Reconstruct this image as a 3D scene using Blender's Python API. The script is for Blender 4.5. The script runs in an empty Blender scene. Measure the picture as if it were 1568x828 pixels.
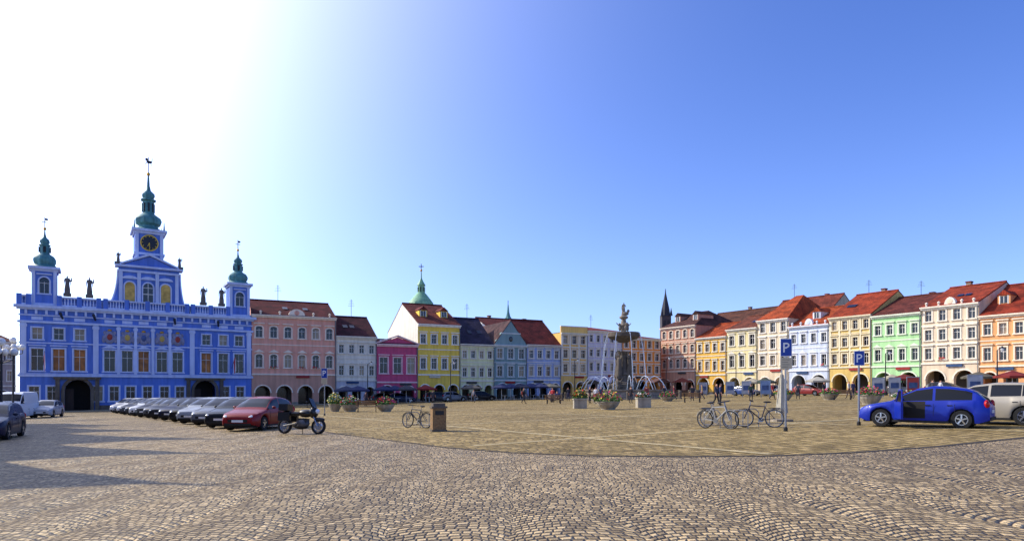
import bpy, bmesh, math, random
from mathutils import Vector, Matrix
random.seed(7)
R=random.Random(11)
scene=bpy.context.scene
# ------------------------------------------------------------------ survey of the square
F=1000.0; CX=784.0; H0=596.0; EYE=1.6; SL=0.02
def gz(x): return SL*x
def gp(u,y):
    Y=EYE/((y-H0)/F+SL*(u-CX)/F); X=(u-CX)/F*Y
    return Vector((X,Y,gz(X)))
def gd(u,Y):
    X=(u-CX)/F*Y; return Vector((X,Y,gz(X)))
def pt(u,Y):
    return Vector(((u-CX)/F*Y,Y))
def hit(seg,u):
    a,b=seg; d=b-a; k=(u-CX)/F
    t=(k*a.y-a.x)/(d.x-k*d.y)
    return a+d*t
TH=(pt(30,76),pt(385,90)); RA=(pt(385,90),pt(1010,121)); RB=(pt(1010,124),pt(1568,75))

# ------------------------------------------------------------------ materials
def lin(c):
    return tuple((x/255/12.92 if x/255<=0.04045 else ((x/255+0.055)/1.055)**2.4) for x in c)
_m={}
def mat(name,c,rough=.7,var=.12,scale=1.5,bump=0.0,metal=0,spec=.4,coat=0,grime=0.0):
    key=(name,c,rough,var)
    if key in _m: return _m[key]
    m=bpy.data.materials.new(name); m.use_nodes=True; nt=m.node_tree; N=nt.nodes; Lk=nt.links
    p=N['Principled BSDF']; p.inputs['Roughness'].default_value=rough; p.inputs['Metallic'].default_value=metal
    p.inputs['Specular IOR Level'].default_value=spec
    if coat: p.inputs['Coat Weight'].default_value=coat; p.inputs['Coat Roughness'].default_value=.06
    col=lin(c)
    tc=N.new('ShaderNodeTexCoord'); nz=N.new('ShaderNodeTexNoise'); nz.inputs['Scale'].default_value=scale; nz.inputs['Detail'].default_value=6
    Lk.new(tc.outputs['Object'],nz.inputs['Vector'])
    cr=N.new('ShaderNodeValToRGB'); cr.color_ramp.elements[0].position=.3; cr.color_ramp.elements[1].position=.7
    cr.color_ramp.elements[0].color=tuple(x*(1-var) for x in col)+(1,)
    cr.color_ramp.elements[1].color=tuple(min(1,x*(1+var*.7)) for x in col)+(1,)
    Lk.new(nz.outputs['Fac'],cr.inputs['Fac'])
    out=cr.outputs['Color']
    if grime:
        sx=N.new('ShaderNodeMapping'); sx.inputs['Scale'].default_value=(2.5,2.5,.25)
        n2=N.new('ShaderNodeTexNoise'); n2.inputs['Scale'].default_value=1.0; n2.inputs['Detail'].default_value=5
        Lk.new(tc.outputs['Object'],sx.inputs['Vector']); Lk.new(sx.outputs['Vector'],n2.inputs['Vector'])
        mr=N.new('ShaderNodeMapRange'); mr.inputs[1].default_value=.35; mr.inputs[2].default_value=.62; mr.inputs[3].default_value=1-grime; mr.inputs[4].default_value=1
        Lk.new(n2.outputs['Fac'],mr.inputs[0])
        mx=N.new('ShaderNodeMix'); mx.data_type='RGBA'; mx.blend_type='MULTIPLY'; mx.inputs[0].default_value=1
        cc=N.new('ShaderNodeCombineColor')
        for i in range(3): Lk.new(mr.outputs[0],cc.inputs[i])
        Lk.new(out,mx.inputs[6]); Lk.new(cc.outputs[0],mx.inputs[7]); out=mx.outputs[2]
    Lk.new(out,p.inputs['Base Color'])
    if bump:
        b=N.new('ShaderNodeBump'); b.inputs['Strength'].default_value=bump; b.inputs['Distance'].default_value=.02
        n3=N.new('ShaderNodeTexNoise'); n3.inputs['Scale'].default_value=scale*12; Lk.new(tc.outputs['Object'],n3.inputs['Vector'])
        Lk.new(n3.outputs['Fac'],b.inputs['Height']); Lk.new(b.outputs['Normal'],p.inputs['Normal'])
    _m[key]=m; return m
def plaster(c): return mat('plaster',c,.9,.09,.6,.3,grime=.2)
def trimm(c): return mat('stucco_trim',c,.85,.06,1.2,grime=.15)
def tiles(c):
    key=('tiles',c)
    if key in _m: return _m[key]
    m=bpy.data.materials.new('roof_tiles'); m.use_nodes=True; nt=m.node_tree; N=nt.nodes; Lk=nt.links
    p=N['Principled BSDF']; p.inputs['Roughness'].default_value=.9; p.inputs['Specular IOR Level'].default_value=.2
    tc=N.new('ShaderNodeTexCoord'); col=lin(c)
    br=N.new('ShaderNodeTexBrick'); br.inputs['Scale'].default_value=2.0
    br.inputs['Color1'].default_value=tuple(x*.7 for x in col)+(1,); br.inputs['Color2'].default_value=tuple(min(1,x*1.25) for x in col)+(1,)
    br.inputs['Mortar'].default_value=tuple(x*.35 for x in col)+(1,); br.inputs['Mortar Size'].default_value=.04
    Lk.new(tc.outputs['Object'],br.inputs['Vector'])
    nz=N.new('ShaderNodeTexNoise'); nz.inputs['Scale'].default_value=.9; nz.inputs['Detail'].default_value=7
    Lk.new(tc.outputs['Object'],nz.inputs['Vector'])
    cr=N.new('ShaderNodeValToRGB'); cr.color_ramp.elements[0].position=.35; cr.color_ramp.elements[1].position=.65
    cr.color_ramp.elements[0].color=(.5,.5,.52,1); cr.color_ramp.elements[1].color=(1.15,1.1,1.05,1)
    Lk.new(nz.outputs['Fac'],cr.inputs['Fac'])
    mx=N.new('ShaderNodeMix'); mx.data_type='RGBA'; mx.blend_type='MULTIPLY'; mx.inputs[0].default_value=1
    Lk.new(br.outputs['Color'],mx.inputs[6]); Lk.new(cr.outputs['Color'],mx.inputs[7]); Lk.new(mx.outputs[2],p.inputs['Base Color'])
    _m[key]=m; return m
GLASS=mat('window_glass',(26,29,38),.12,.6,.45,spec=.5)
GLASS_WARM=mat('curtained_glass',(150,130,100),.2,.5,.6,spec=.6)
FRAME=mat('white_frame',(225,222,212),.6)
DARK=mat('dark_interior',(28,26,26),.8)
STONE=mat('stone',(150,138,120),.9,.25,2.5,.5,grime=.3)
STONE_D=mat('dark_stone',(104,94,82),.9,.3,2.0,.5,grime=.3)
COPPER=mat('copper_patina',(84,140,140),.6,.3,2.0,grime=.35)
GOLD=mat('gilding',(215,165,60),.35,.1,2,metal=.8)
METAL=mat('galvanised_metal',(150,152,155),.4,.1,4,metal=.7)
IRON=mat('black_iron',(32,32,34),.5,.2,3)
RUBBER=mat('tyre_rubber',(24,24,25),.8,.2,5)
CARGLASS=mat('car_glass',(10,12,15),.12,.3,1,spec=.35)
CHROME=mat('alloy',(190,192,196),.25,.1,5,metal=.9)
WHITEP=mat('white_paint',(228,228,224),.5,.05)
BLUEP=mat('blue_sign_enamel',(20,60,150),.35,.05)
REDL=mat('red_lens',(180,16,14),.2,.1)
SKIN=mat('skin',(205,150,120),.6,.08)

# ------------------------------------------------------------------ mesh builder
class B:
    def __init__(s): s.parts={}
    def _p(s,p): return s.parts.setdefault(p,dict(v=[],f=[],m=[],mats=[]))
    def mi(s,P,m):
        if m not in P['mats']: P['mats'].append(m)
        return P['mats'].index(m)
    def poly(s,p,m,pts):
        P=s._p(p); n=len(P['v']); P['v']+= [tuple(q) for q in pts]; P['f'].append(tuple(range(n,n+len(pts)))); P['m'].append(s.mi(P,m))
    def raw(s,p,m,V,Fc,ms=None):
        P=s._p(p); n=len(P['v']); P['v']+=[tuple(q) for q in V]
        for i,f in enumerate(Fc):
            P['f'].append(tuple(n+k for k in f)); P['m'].append(s.mi(P,ms[i] if ms else m))
    def box(s,p,m,x0,x1,y0,y1,z0,z1,M=None):
        V=[Vector(q) for q in ((x0,y0,z0),(x1,y0,z0),(x1,y1,z0),(x0,y1,z0),(x0,y0,z1),(x1,y0,z1),(x1,y1,z1),(x0,y1,z1))]
        if M: V=[M@v for v in V]
        s.raw(p,m,V,[(0,3,2,1),(4,5,6,7),(0,1,5,4),(1,2,6,5),(2,3,7,6),(3,0,4,7)])
    def prism(s,p,m,pts,y0,y1):
        n=len(pts); V=[(x,y0,z) for x,z in pts]+[(x,y1,z) for x,z in pts]
        s.raw(p,m,V,[tuple(range(n)),tuple(range(2*n-1,n-1,-1))]+[(i,n+i,n+(i+1)%n,(i+1)%n) for i in range(n)])
    def lathe(s,p,m,cx,cy,prof,n=16,rot=0,sx=1,sy=1):
        V=[];Fc=[]
        for r,z in prof:
            for i in range(n):
                a=rot+2*math.pi*i/n; V.append((cx+r*math.cos(a)*sx,cy+r*math.sin(a)*sy,z))
        for j in range(len(prof)-1):
            for i in range(n):
                k=(i+1)%n; Fc.append((j*n+i,j*n+k,(j+1)*n+k,(j+1)*n+i))
        Fc.append(tuple(range(n-1,-1,-1))); Fc.append(tuple((len(prof)-1)*n+i for i in range(n)))
        s.raw(p,m,V,Fc)
    def tube(s,p,m,a,b,r,n=6,r2=None):
        a=Vector(a);b=Vector(b); d=(b-a)
        if d.length<1e-6: return
        d.normalize(); u=d.orthogonal().normalized(); w=d.cross(u); r2=r if r2 is None else r2
        V=[a+(u*math.cos(t)+w*math.sin(t))*r for t in [2*math.pi*i/n for i in range(n)]]+[b+(u*math.cos(t)+w*math.sin(t))*r2 for t in [2*math.pi*i/n for i in range(n)]]
        s.raw(p,m,V,[(i,(i+1)%n,n+(i+1)%n,n+i) for i in range(n)]+[tuple(range(n-1,-1,-1)),tuple(range(n,2*n))])
    def rev(s,p,m,cx,cy,cz,prof,n=20):
        V=[];Fc=[]
        for r,y in prof:
            for i in range(n):
                a=2*math.pi*i/n; V.append((cx+r*math.cos(a),cy+y,cz+r*math.sin(a)))
        for j in range(len(prof)-1):
            for i in range(n):
                k=(i+1)%n; Fc.append((j*n+i,j*n+k,(j+1)*n+k,(j+1)*n+i))
        s.raw(p,m,V,Fc)
    def ell(s,p,m,c,rx,ry,rz,n=10,k=6):
        V=[];Fc=[]
        for j in range(k+1):
            t=-math.pi/2+math.pi*j/k
            for i in range(n):
                a=2*math.pi*i/n; V.append((c[0]+rx*math.cos(t)*math.cos(a),c[1]+ry*math.cos(t)*math.sin(a),c[2]+rz*math.sin(t)))
        for j in range(k):
            for i in range(n):
                q=(i+1)%n; Fc.append((j*n+i,j*n+q,(j+1)*n+q,(j+1)*n+i))
        s.raw(p,m,V,Fc)
    def finish(s,name,M,smooth=()):
        e=bpy.data.objects.new(name,None); scene.collection.objects.link(e); e.matrix_world=M; e.empty_display_size=.3
        for pn,P in s.parts.items():
            me=bpy.data.meshes.new(pn); me.from_pydata(P['v'],[],P['f'])
            for m in P['mats']: me.materials.append(m)
            me.polygons.foreach_set('material_index',P['m'])
            bm=bmesh.new(); bm.from_mesh(me)
            if pn in smooth: bmesh.ops.remove_doubles(bm,verts=bm.verts,dist=.0008)
            bmesh.ops.recalc_face_normals(bm,faces=bm.faces)
            bm.to_mesh(me); bm.free()
            if pn in smooth:
                me.polygons.foreach_set('use_smooth',[True]*len(me.polygons)); me.set_sharp_from_angle(angle=math.radians(38))
            o=bpy.data.objects.new(pn,me); scene.collection.objects.link(o); o.parent=e
        return e
def frameM(o,xdir):
    x=Vector((xdir[0],xdir[1],0)).normalized(); y=Vector((-x.y,x.x,0))
    M=Matrix.Identity(4)
    for i in range(3): M[i][0]=x[i]; M[i][1]=y[i]; M[i][2]=(0,0,1)[i]; M[i][3]=o[i]
    return M

# ------------------------------------------------------------------ facade tools (x along street, y into building)
def archpts(xa,xb,zs,rise,n=8):
    c=(xa+xb)/2; h=(xb-xa)/2
    return [(c-h*math.cos(math.pi*i/n),zs+rise*math.sin(math.pi*i/n)) for i in range(n+1)]
def wall_band(b,m,W,z0,z1,ops,rev=.25,y=0,x0=0):
    cur=x0
    for (xa,xb,za,zb,ar) in sorted(ops):
        b.poly('walls',m,[(cur,y,z0),(xa,y,z0),(xa,y,z1),(cur,y,z1)])
        if za>z0+.01: b.poly('walls',m,[(xa,y,z0),(xb,y,z0),(xb,y,za),(xa,y,za)]); b.poly('walls',m,[(xa,y,za),(xb,y,za),(xb,y+rev,za),(xa,y+rev,za)])
        zs=zb
        if ar:
            zs=zb-(xb-xa)/2*ar; A=archpts(xa,xb,zs,zb-zs)
            for i in range(len(A)-1):
                (p,q),(p2,q2)=A[i],A[i+1]
                b.poly('walls',m,[(p,y,q),(p2,y,q2),(p2,y,z1),(p,y,z1)])
                b.poly('walls',m,[(p,y,q),(p2,y,q2),(p2,y+rev,q2),(p,y+rev,q)])
        else:
            b.poly('walls',m,[(xa,y,zb),(xb,y,zb),(xb,y,z1),(xa,y,z1)]); b.poly('walls',m,[(xa,y,zb),(xb,y,zb),(xb,y+rev,zb),(xa,y+rev,zb)])
        for x in (xa,xb): b.poly('walls',m,[(x,y,za),(x,y+rev,za),(x,y+rev,zs),(x,y,zs)])
        cur=xb
    b.poly('walls',m,[(cur,y,z0),(W,y,z0),(W,y,z1),(cur,y,z1)])
def window(b,xa,xb,za,zb,ar=0,y=0,rev=.2,glass=None,fr=None,cols=2,rows=3):
    g=glass or (GLASS if R.random()<.85 else GLASS_WARM); fr=fr or FRAME
    zs=zb-(xb-xa)/2*ar if ar else zb
    if ar: b.poly('windows',g,[(xa,y+rev,za),(xb,y+rev,za)]+[(p,y+rev,q) for p,q in reversed(archpts(xa,xb,zs,zb-zs))])
    else: b.poly('windows',g,[(xa,y+rev,za),(xb,y+rev,za),(xb,y+rev,zb),(xa,y+rev,zb)])
    t=.05;yy=y+rev-.05;y2=y+rev-.004
    b.box('frames',fr,xa,xa+t,yy,y2,za,zs); b.box('frames',fr,xb-t,xb,yy,y2,za,zs)
    b.box('frames',fr,xa+t,xb-t,yy,y2,za,za+t)
    if not ar: b.box('frames',fr,xa+t,xb-t,yy,y2,zb-t,zb)
    for i in range(1,cols):
        x=xa+(xb-xa)*i/cols; b.box('frames',fr,x-.022,x+.022,yy,y2,za+t,zs-(0 if ar else t))
    for i in ([2] if rows==3 else range(1,rows)):
        z=za+(zb-za)*i/3*.98 if rows==3 else za+(zb-za)*i/rows
        b.box('frames',fr,xa+t,xb-t,yy-.01,y2-.002,z-.025,z+.025)
def surround(b,m,xa,xb,za,zb,ar=0,hood=0,y=0,w=.16):
    zs=zb-(xb-xa)/2*ar if ar else zb
    b.box('trim',m,xa-w,xa-.002,y-.06,y+.02,za,zs); b.box('trim',m,xb+.002,xb+w,y-.06,y+.02,za,zs)
    b.box('trim',m,xa-w-.08,xb+w+.08,y-.16,y+.02,za-.14,za-.002)
    if ar:
        A=archpts(xa,xb,zs,zb-zs,10); Bo=archpts(xa-w,xb+w,zs,zb-zs+w,10)
        for i in range(10):
            q=[A[i],A[i+1],Bo[i+1],Bo[i]]; b.prism('trim',m,q,y-.06,y+.02)
    else: b.box('trim',m,xa-w,xb+w,y-.06,y+.02,zb+.002,zb+w)
    if hood==1: b.box('trim',m,xa-w-.1,xb+w+.1,y-.2,y+.02,zb+w+.15,zb+w+.28)
    if hood==2:
        zt=zb+w+.1; b.prism('trim',m,[(xa-w-.12,zt),(xb+w+.12,zt),((xa+xb)/2,zt+.42)],y-.18,y+.02)
def chimney(b,x,y,z,h=1.0):
    m=plaster((150,128,110)); b.box('chimney',m,x-.28,x+.28,y-.3,y+.3,z-1.6,z+h*.8); b.box('chimney',tiles((120,60,44)),x-.34,x+.34,y-.36,y+.36,z+h*.8+.003,z+h)
def antenna(b,x,y,z,h=2.2):
    b.tube('antenna',IRON,(x,y,z-.4),(x,y,z+h),.035)
    for k in range(4): b.tube('antenna',IRON,(x-.5+.08*k,y,z+h*.62+k*h*.1),(x+.5-.08*k,y,z+h*.62+k*h*.1),.02,4)

def house(name,seg,u0,u1,ye,yr,wall,roof,nf=2,cols=4,arc=3,trim=(232,224,205),D=12,kind='gable',hood=1,win_arch=0,dorm=0,g=None,gable=None,
          roof_over=.35,chim=1,ant=0,ww=None,ground=None,side=None,pil=False):
    P0=hit(seg,u0);P1=hit(seg,u1); xd=(P1-P0); W=xd.length-.04; xd.normalize(); Mi=(P0+P1)/2; bk=Vector((-xd.y,xd.x))
    base=gz(Mi.x); He=EYE+(H0-ye)*Mi.y/F-base; Hr=EYE+(H0-yr)*(Mi.y+bk.y*D/2)/F-base
    b=B(); wm=plaster(wall); tm=trimm(trim); rm=tiles(roof); sm=plaster(side) if side else wm
    gh=g or He*.34
    gm=plaster(ground) if ground else wm
    ops=[]
    if arc:
        bw=W/arc; aw=bw*.7
        for i in range(arc):
            c=bw*(i+.5); ops.append((c-aw/2,c+aw/2,0,min(gh-.45,aw*.5+1.75),1 if aw<3.2 else .75))
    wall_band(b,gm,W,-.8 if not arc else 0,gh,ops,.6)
    for (xa,xb,za,zb,ar) in ops:
        zs=zb-(xb-xa)/2*ar; A=archpts(xa,xb,zs,zb-zs,10); Bo=archpts(xa-.16,xb+.16,zs,zb-zs+.16,10)
        for i in range(10): b.prism('trim',tm,[A[i],A[i+1],Bo[i+1],Bo[i]],-.07,.02)
    if arc:
        for i in range(arc+1):
            c=bw*i; b.box('trim',STONE,max(0.01,c-bw*.15),min(W-.01,c+bw*.15),-.06,.5,-.8,.45)
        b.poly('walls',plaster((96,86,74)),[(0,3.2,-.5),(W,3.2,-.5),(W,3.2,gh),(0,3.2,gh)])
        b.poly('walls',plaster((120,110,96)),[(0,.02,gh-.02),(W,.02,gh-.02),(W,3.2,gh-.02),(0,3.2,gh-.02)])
        for i in range(arc):
            c=bw*(i+.5); b.box('shopfronts',GLASS,c-aw*.4,c+aw*.4,3.12,3.19,.1,2.5); b.box('shopfronts',mat('sign_board',R.choice([(200,190,160),(150,40,35),(40,70,110),(180,150,60)])),c-aw*.35,c+aw*.35,3.05,3.19,2.55,2.95)
        x=R.uniform(.2,.8)*W; b.box('shop_sign',mat('sign_board',R.choice([(200,190,160),(150,40,35),(40,70,110),(60,60,60)])),x-.9,x+.9,-.2,-.075,gh-.42,gh-.1)
    b.box('trim',tm,-.01,W+.01,-.14,.02,gh-.05,gh+.16)
    fh=(He-gh)/nf; w=ww or min(1.15,W/cols*.48)
    for k in range(nf):
        z0=gh+k*fh; z1=z0+fh; wh=min(fh*.58,w*(2.0 if k==0 else 1.7)); za=z0+fh*.24; zb=za+wh
        o=[]
        for i in range(cols):
            c=W*(i+.5)/cols
            o.append((c-w/2,c+w/2,za,zb,win_arch))
        wall_band(b,wm,W,z0+.0,z1,o,.2)
        for i,q in enumerate(o):
            window(b,*q[:4],ar=win_arch); surround(b,tm,*q[:4],ar=win_arch,hood=hood if k<nf-1 or nf==1 else (1 if hood else 0))
            if k==0 and R.random()<.2:
                for j in range(14):
                    c2=Vector((R.uniform(q[0],q[1]),-.25+R.uniform(-.06,.06),q[2]+R.uniform(-.05,.2))); b.poly('window_flowers',mat('window_petals',(190,40,50) if R.random()<.5 else (70,110,50),.8),[c2+Vector((-.09,0,0)),c2+Vector((0,-.05,-.08)),c2+Vector((.09,0,0)),c2+Vector((0,.03,.08))])
        if k>0: b.box('trim',tm,0.003,W-.003,-.07,.02,z0-.02,z0+.1)
    if pil:
        for i in range(cols+1):
            c=min(max(W*i/cols,.16),W-.16); b.box('trim',tm,c-.14,c+.14,-.095,.02,gh+.17,He-.4)
    b.box('trim',tm,-.02,W+.02,-.22,.02,He-.38,He-.17); b.box('trim',tm,-.06,W+.06,-.42,.02,He-.168,He)
    b.poly('walls',sm,[(0,0,-.8),(0,D,-.8),(0,D,He),(0,0,He)]); b.poly('walls',sm,[(W,0,-.8),(W,D,-.8),(W,D,He),(W,0,He)]); b.poly('walls',sm,[(0,D,-.8),(W,D,-.8),(W,D,He),(0,D,He)])
    ov=roof_over; t=.16
    def slab(pts):
        b.raw('roof',rm,[Vector(p) for p in pts]+[Vector(p)-Vector((0,0,t)) for p in pts],[(0,1,2,3),(7,6,5,4),(0,4,5,1),(1,5,6,2),(2,6,7,3),(3,7,4,0)])
    rz=Hr
    if kind=='gable':
        dz=(rz-He)/(D/2)*ov
        slab([(0,-ov,He-dz+.2),(W,-ov,He-dz+.2),(W,D/2,rz),(0,D/2,rz)]); slab([(0,D+ov,He-dz+.2),(W,D+ov,He-dz+.2),(W,D/2,rz),(0,D/2,rz)])
        for x in (0.02,W-.02): b.poly('walls',sm,[(x,0,He),(x,D,He),(x,D/2,rz-.17)])
        b.tube('ridge',rm,(0,D/2,rz+.02),(W,D/2,rz+.02),.13)
    elif kind=='hip':
        i=min(W*.38,D/2*.8); a=[(0-.1,-ov,He+.02),(W+.1,-ov,He+.02),(W+.1,D+ov,He+.02),(-.1,D+ov,He+.02),(i,D/2,rz),(W-i,D/2,rz)]
        b.raw('roof',rm,a,[(0,1,5,4),(1,2,5),(2,3,4,5),(3,0,4)])
    elif kind=='front':
        slab([(-.1,-.05,He+.1),(W/2,-.05,rz),(W/2,D,rz),(-.1,D,He+.1)]); slab([(W+.1,-.05,He+.1),(W/2,-.05,rz),(W/2,D,rz),(W+.1,D,He+.1)])
        b.poly('walls',wm,[(0,0,He),(W,0,He),(W/2,0,rz-.17)])
    elif kind=='flat':
        b.box('roof',rm,.02,W-.02,.3,D-.02,He-.2,He+.1)
        b.box('walls',wm,0,W,.004,.3,He,max(rz,He+.4)); b.box('trim',tm,-.03,W+.03,-.08,.36,max(rz,He+.4)+.002,max(rz,He+.4)+.16)
    if gable=='ped':
        zt=He; b.prism('walls',wm,[(W*.02,zt),(W*.98,zt),(W*.5,zt+W*.17)],-.03,.4)
        for s in (0,1):
            xa=-.15 if s==0 else W+.15
            b.prism('trim',tm,[(xa,zt+.002),(xa,zt+.2),(W/2,zt+W*.17+.32),(W/2,zt+W*.17+.1)],-.3,.4)
    if gable=='curved':
        zt=He; h=(Hr-He)*.8
        pr=[(.03,0),(.05,.22),(.16,.38),(.2,.6),(.3,.68),(.36,.86),(.5,1.0),(.64,.86),(.7,.68),(.8,.6),(.84,.38),(.95,.22),(.97,0)]
        b.prism('walls',wm,[(W*a,zt+h*c) for a,c in pr],-.01,.4)
        b.box('trim',tm,W*.2,W*.8,-.1,.0,zt+h*.55,zt+h*.6)
        b.ell('windows',GLASS,(W/2,-.02,zt+h*.3),.35,.06,.45)
    if gable=='lunette':
        zt=He; b.prism('trim',tm,archpts(W*.42,W*.62,zt,1.0),-.2,.3); b.ell('trim',wm,(W*.52,-.21,zt+.45),.35,.05,.35)
        for k in (.1,.32,.72,.92): b.lathe('trim',tm,W*k,-.1,[(.15,zt),(.18,zt+.1),(.09,zt+.2),(.2,zt+.45),(.05,zt+.6)],8)
    for i in range(dorm):
        c=W*(i+.5)/dorm; fy=D/2*.32; zr=He+(rz-He)*.32; dw=.65; dh=1.15
        b.box('dormers',wm,c-dw,c+dw,fy,D/2*.9,zr-.1,zr+dh)
        b.prism('dormers',rm,[(c-dw-.12,zr+dh+.003),(c+dw+.12,zr+dh+.003),(c,zr+dh+.65)],fy-.12,D/2*.95)
        b.box('dormers',GLASS,c-.38,c+.38,fy-.03,fy-.004,zr+.2,zr+dh-.12)
        b.box('dormers',FRAME,c-.48,c-.38,fy-.05,fy-.004,zr+.1,zr+dh-.02); b.box('dormers',FRAME,c+.38,c+.48,fy-.05,fy-.004,zr+.1,zr+dh-.02); b.box('dormers',FRAME,c-.03,c+.03,fy-.05,fy-.032,zr+.2,zr+dh-.12)
    if kind in('gable','hip'):
        for i in range(chim): chimney(b,W*(.25+.5*((i*.6+R.random())%1)),D/2+(1.2 if i%2 else .9),rz-.2,.5+R.random()*.5)
        for i in range(ant): antenna(b,W*R.uniform(.3,.7),D/2,rz,R.uniform(1.8,2.8))
        if dorm==0 and R.random()<.7 and kind=='gable':
            for i in range(2):
                c=W*R.uniform(.2,.8); t1=.35; sl=(rz-He)/(D/2)
                y1=D/2*t1; b.poly('skylights',GLASS,[(c-.35,y1,He+sl*y1+.24),(c+.35,y1,He+sl*y1+.24),(c+.35,y1+.8,He+sl*(y1+.8)+.24),(c-.35,y1+.8,He+sl*(y1+.8)+.24)])
    b.tube('downpipe',mat('zinc',(110,112,112),.5),(W-.1,-.12,0),(W-.1,-.12,He-.3),.06)
    M=frameM((P0.x,P0.y,base),xd)
    return b.finish(name,M)

# ------------------------------------------------------------------ figures
def skin_mesh(V,E,Rr,sub=1):
    me=bpy.data.meshes.new('tmp'); me.from_pydata(V,E,[]); o=bpy.data.objects.new('tmp',me); scene.collection.objects.link(o)
    md=o.modifiers.new('s','SKIN'); md.use_smooth_shade=True
    sv=me.skin_vertices[0].data
    for i,r in enumerate(Rr):
        sv[i].radius=(r if isinstance(r,tuple) else (r,r)); sv[i].use_root=(i==0)
    ss=o.modifiers.new('u','SUBSURF'); ss.levels=sub; ss.render_levels=sub
    dg=bpy.context.evaluated_depsgraph_get(); dg.update(); ev=o.evaluated_get(dg); m2=bpy.data.meshes.new_from_object(ev)
    out=([tuple(v.co) for v in m2.vertices],[tuple(p.vertices) for p in m2.polygons])
    bpy.data.objects.remove(o); bpy.data.meshes.remove(me); bpy.data.meshes.remove(m2)
    return out
_fig={}
def figure(pose):
    if pose in _fig: return _fig[pose]
    V=[];E=[];Rr=[];L=[]
    def add(p,r,l,par=None):
        V.append(p);Rr.append(r);L.append(l)
        if par is not None: E.append((par,len(V)-1))
        return len(V)-1
    dz=-.44 if pose=='sit' else 0
    pel=add((0,0,.94+dz),(.155,.115),'legs'); sp=add((0,-.005,1.14+dz),(.14,.1),'top',pel); ch=add((0,0,1.33+dz),(.165,.115),'top',sp)
    nk=add((0,0,1.47+dz),.055,'skin',ch); hb=add((0,-.012,1.545+dz),(.066,.075),'skin',nk); hm=add((0,-.012,1.625+dz),(.078,.096),'skin',hb); ht=add((0,0,1.70+dz),(.062,.07),'hair',hm)
    add((0,-.115,1.61+dz),.014,'skin',hm)
    for s in (-1,1):
        sh=add((.17*s,0,1.41+dz),.062,'top',ch)
        if pose=='walk': el=(.23*s,.08*s,1.13); wr=(.25*s,.02*s-.06+.1*s,.9)
        elif pose=='sit': el=(.24*s,.0,1.13+dz); wr=(.15*s,-.25,1.03+dz)
        elif pose=='hold': el=(.3*s,-.05,1.5); wr=(.25*s,-.02,1.8)
        elif pose=='phone' and s==1: el=(.25*s,-.06,1.15); wr=(.12*s,-.22,1.4)
        else: el=(.235*s,.03,1.13); wr=(.25*s,-.04,.88)
        e=add(el,.045,'top',sh); w=add(wr,.029,'skin',e)
        d=(Vector(wr)-Vector(el)).normalized(); pal=Vector(wr)+d*.07; p=add(tuple(pal),(.036,.02),'skin',w)
        for k,(of,ln) in enumerate(((-.028,.062),(-.009,.072),(.01,.068),(.028,.052))):
            bs=pal+d*.025+Vector((0,of,0)); q=add(tuple(bs),.010,'skin',p); q=add(tuple(bs+d*ln*.6+Vector((-.008*s,0,0))),.009,'skin',q); add(tuple(bs+d*ln+Vector((-.022*s,0,0))),.008,'skin',q)
        th=Vector(wr)+d*.04+Vector((0,-.035,0)); q=add(tuple(th),.011,'skin',w); add(tuple(th+d*.04+Vector((-.01*s,-.02,0))),.009,'skin',q)
        hp=add((.09*s,0,.88+dz),(.1,.1),'legs',pel)
        if pose=='walk': kn=(.1*s,-.1 if s>0 else .04,.49); an=(.1*s,-.2 if s>0 else .3,.09 if s>0 else .16)
        elif pose=='sit': kn=(.12*s,-.44,.50); an=(.12*s,-.42,.09)
        else: kn=(.115*s,-.02,.49); an=(.125*s,.02,.08)
        k=add(kn,.062,'legs',hp); mid=add(tuple((Vector(kn)*.7+Vector(an)*.3)+Vector((0,.012,0))),.055,'legs',k); a=add(an,.04,'shoe',mid)
        add((an[0]+.01*s,an[1]-.17,max(.035,an[2]-.05)),(.038,.03),'shoe',a)
    Vm,Fm=skin_mesh(V,E,Rr,1)
    samples=[]
    for a,bb in E:
        for t in (0,.25,.5,.75,1):
            samples.append((Vector(V[a]).lerp(Vector(V[bb]),t), L[bb] if t>.45 else L[a]))
    lab=[]
    for f in Fm:
        c=Vector((0,0,0))
        for i in f: c+=Vector(Vm[i])
        c/=len(f)
        l=min(samples,key=lambda q:(q[0]-c).length)[1]
        if c.z>1.585+dz and (c.y>.0 or c.z>1.70+dz) and pose!='hold': l='hair'
        lab.append(l)
    _fig[pose]=(Vm,Fm,lab); return _fig[pose]
def add_figure(b,part,pose,M,mats):
    V,Fc,L=figure(pose)
    b.raw(part,None,[M@Vector(v) for v in V],Fc,[mats[l] if isinstance(mats,dict) else mats for l in L])
def person(pos,heading,pose='stand',top=(60,70,90),legs=(40,45,60),hair=(60,42,30),s=1.0,bag=False):
    b=B(); mats=dict(skin=SKIN,top=mat('shirt',top,.9),legs=mat('trousers',legs,.9),hair=mat('hair',hair,.8),shoe=mat('shoes',(35,30,28),.7))
    add_figure(b,'body',pose,Matrix.Scale(s,4),mats)
    z=1.625-(.44 if pose=='sit' else 0)
    for k in (-1,1):
        b.ell('eyes',IRON,(.03*k*s,-.098*s,z*s),.011,.008,.008,6,4); b.ell('ears',SKIN,(.082*k*s,0,(z-.01)*s),.012,.022,.03,6,4)
    b.ell('mouth',mat('lips',(150,80,75),.6),(0,-.092*s,(z-.06)*s),.024,.006,.006,6,4)
    if bag: b.ell('backpack',mat('bag',(120,40,35),.8),(0,.19,1.2),.15,.1,.22)
    M=frameM(pos,(math.cos(heading),math.sin(heading)))
    b.finish('person',M,('body',))
STAT=mat('statue_stone',(105,98,92),.9,.3,4,.3)
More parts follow.
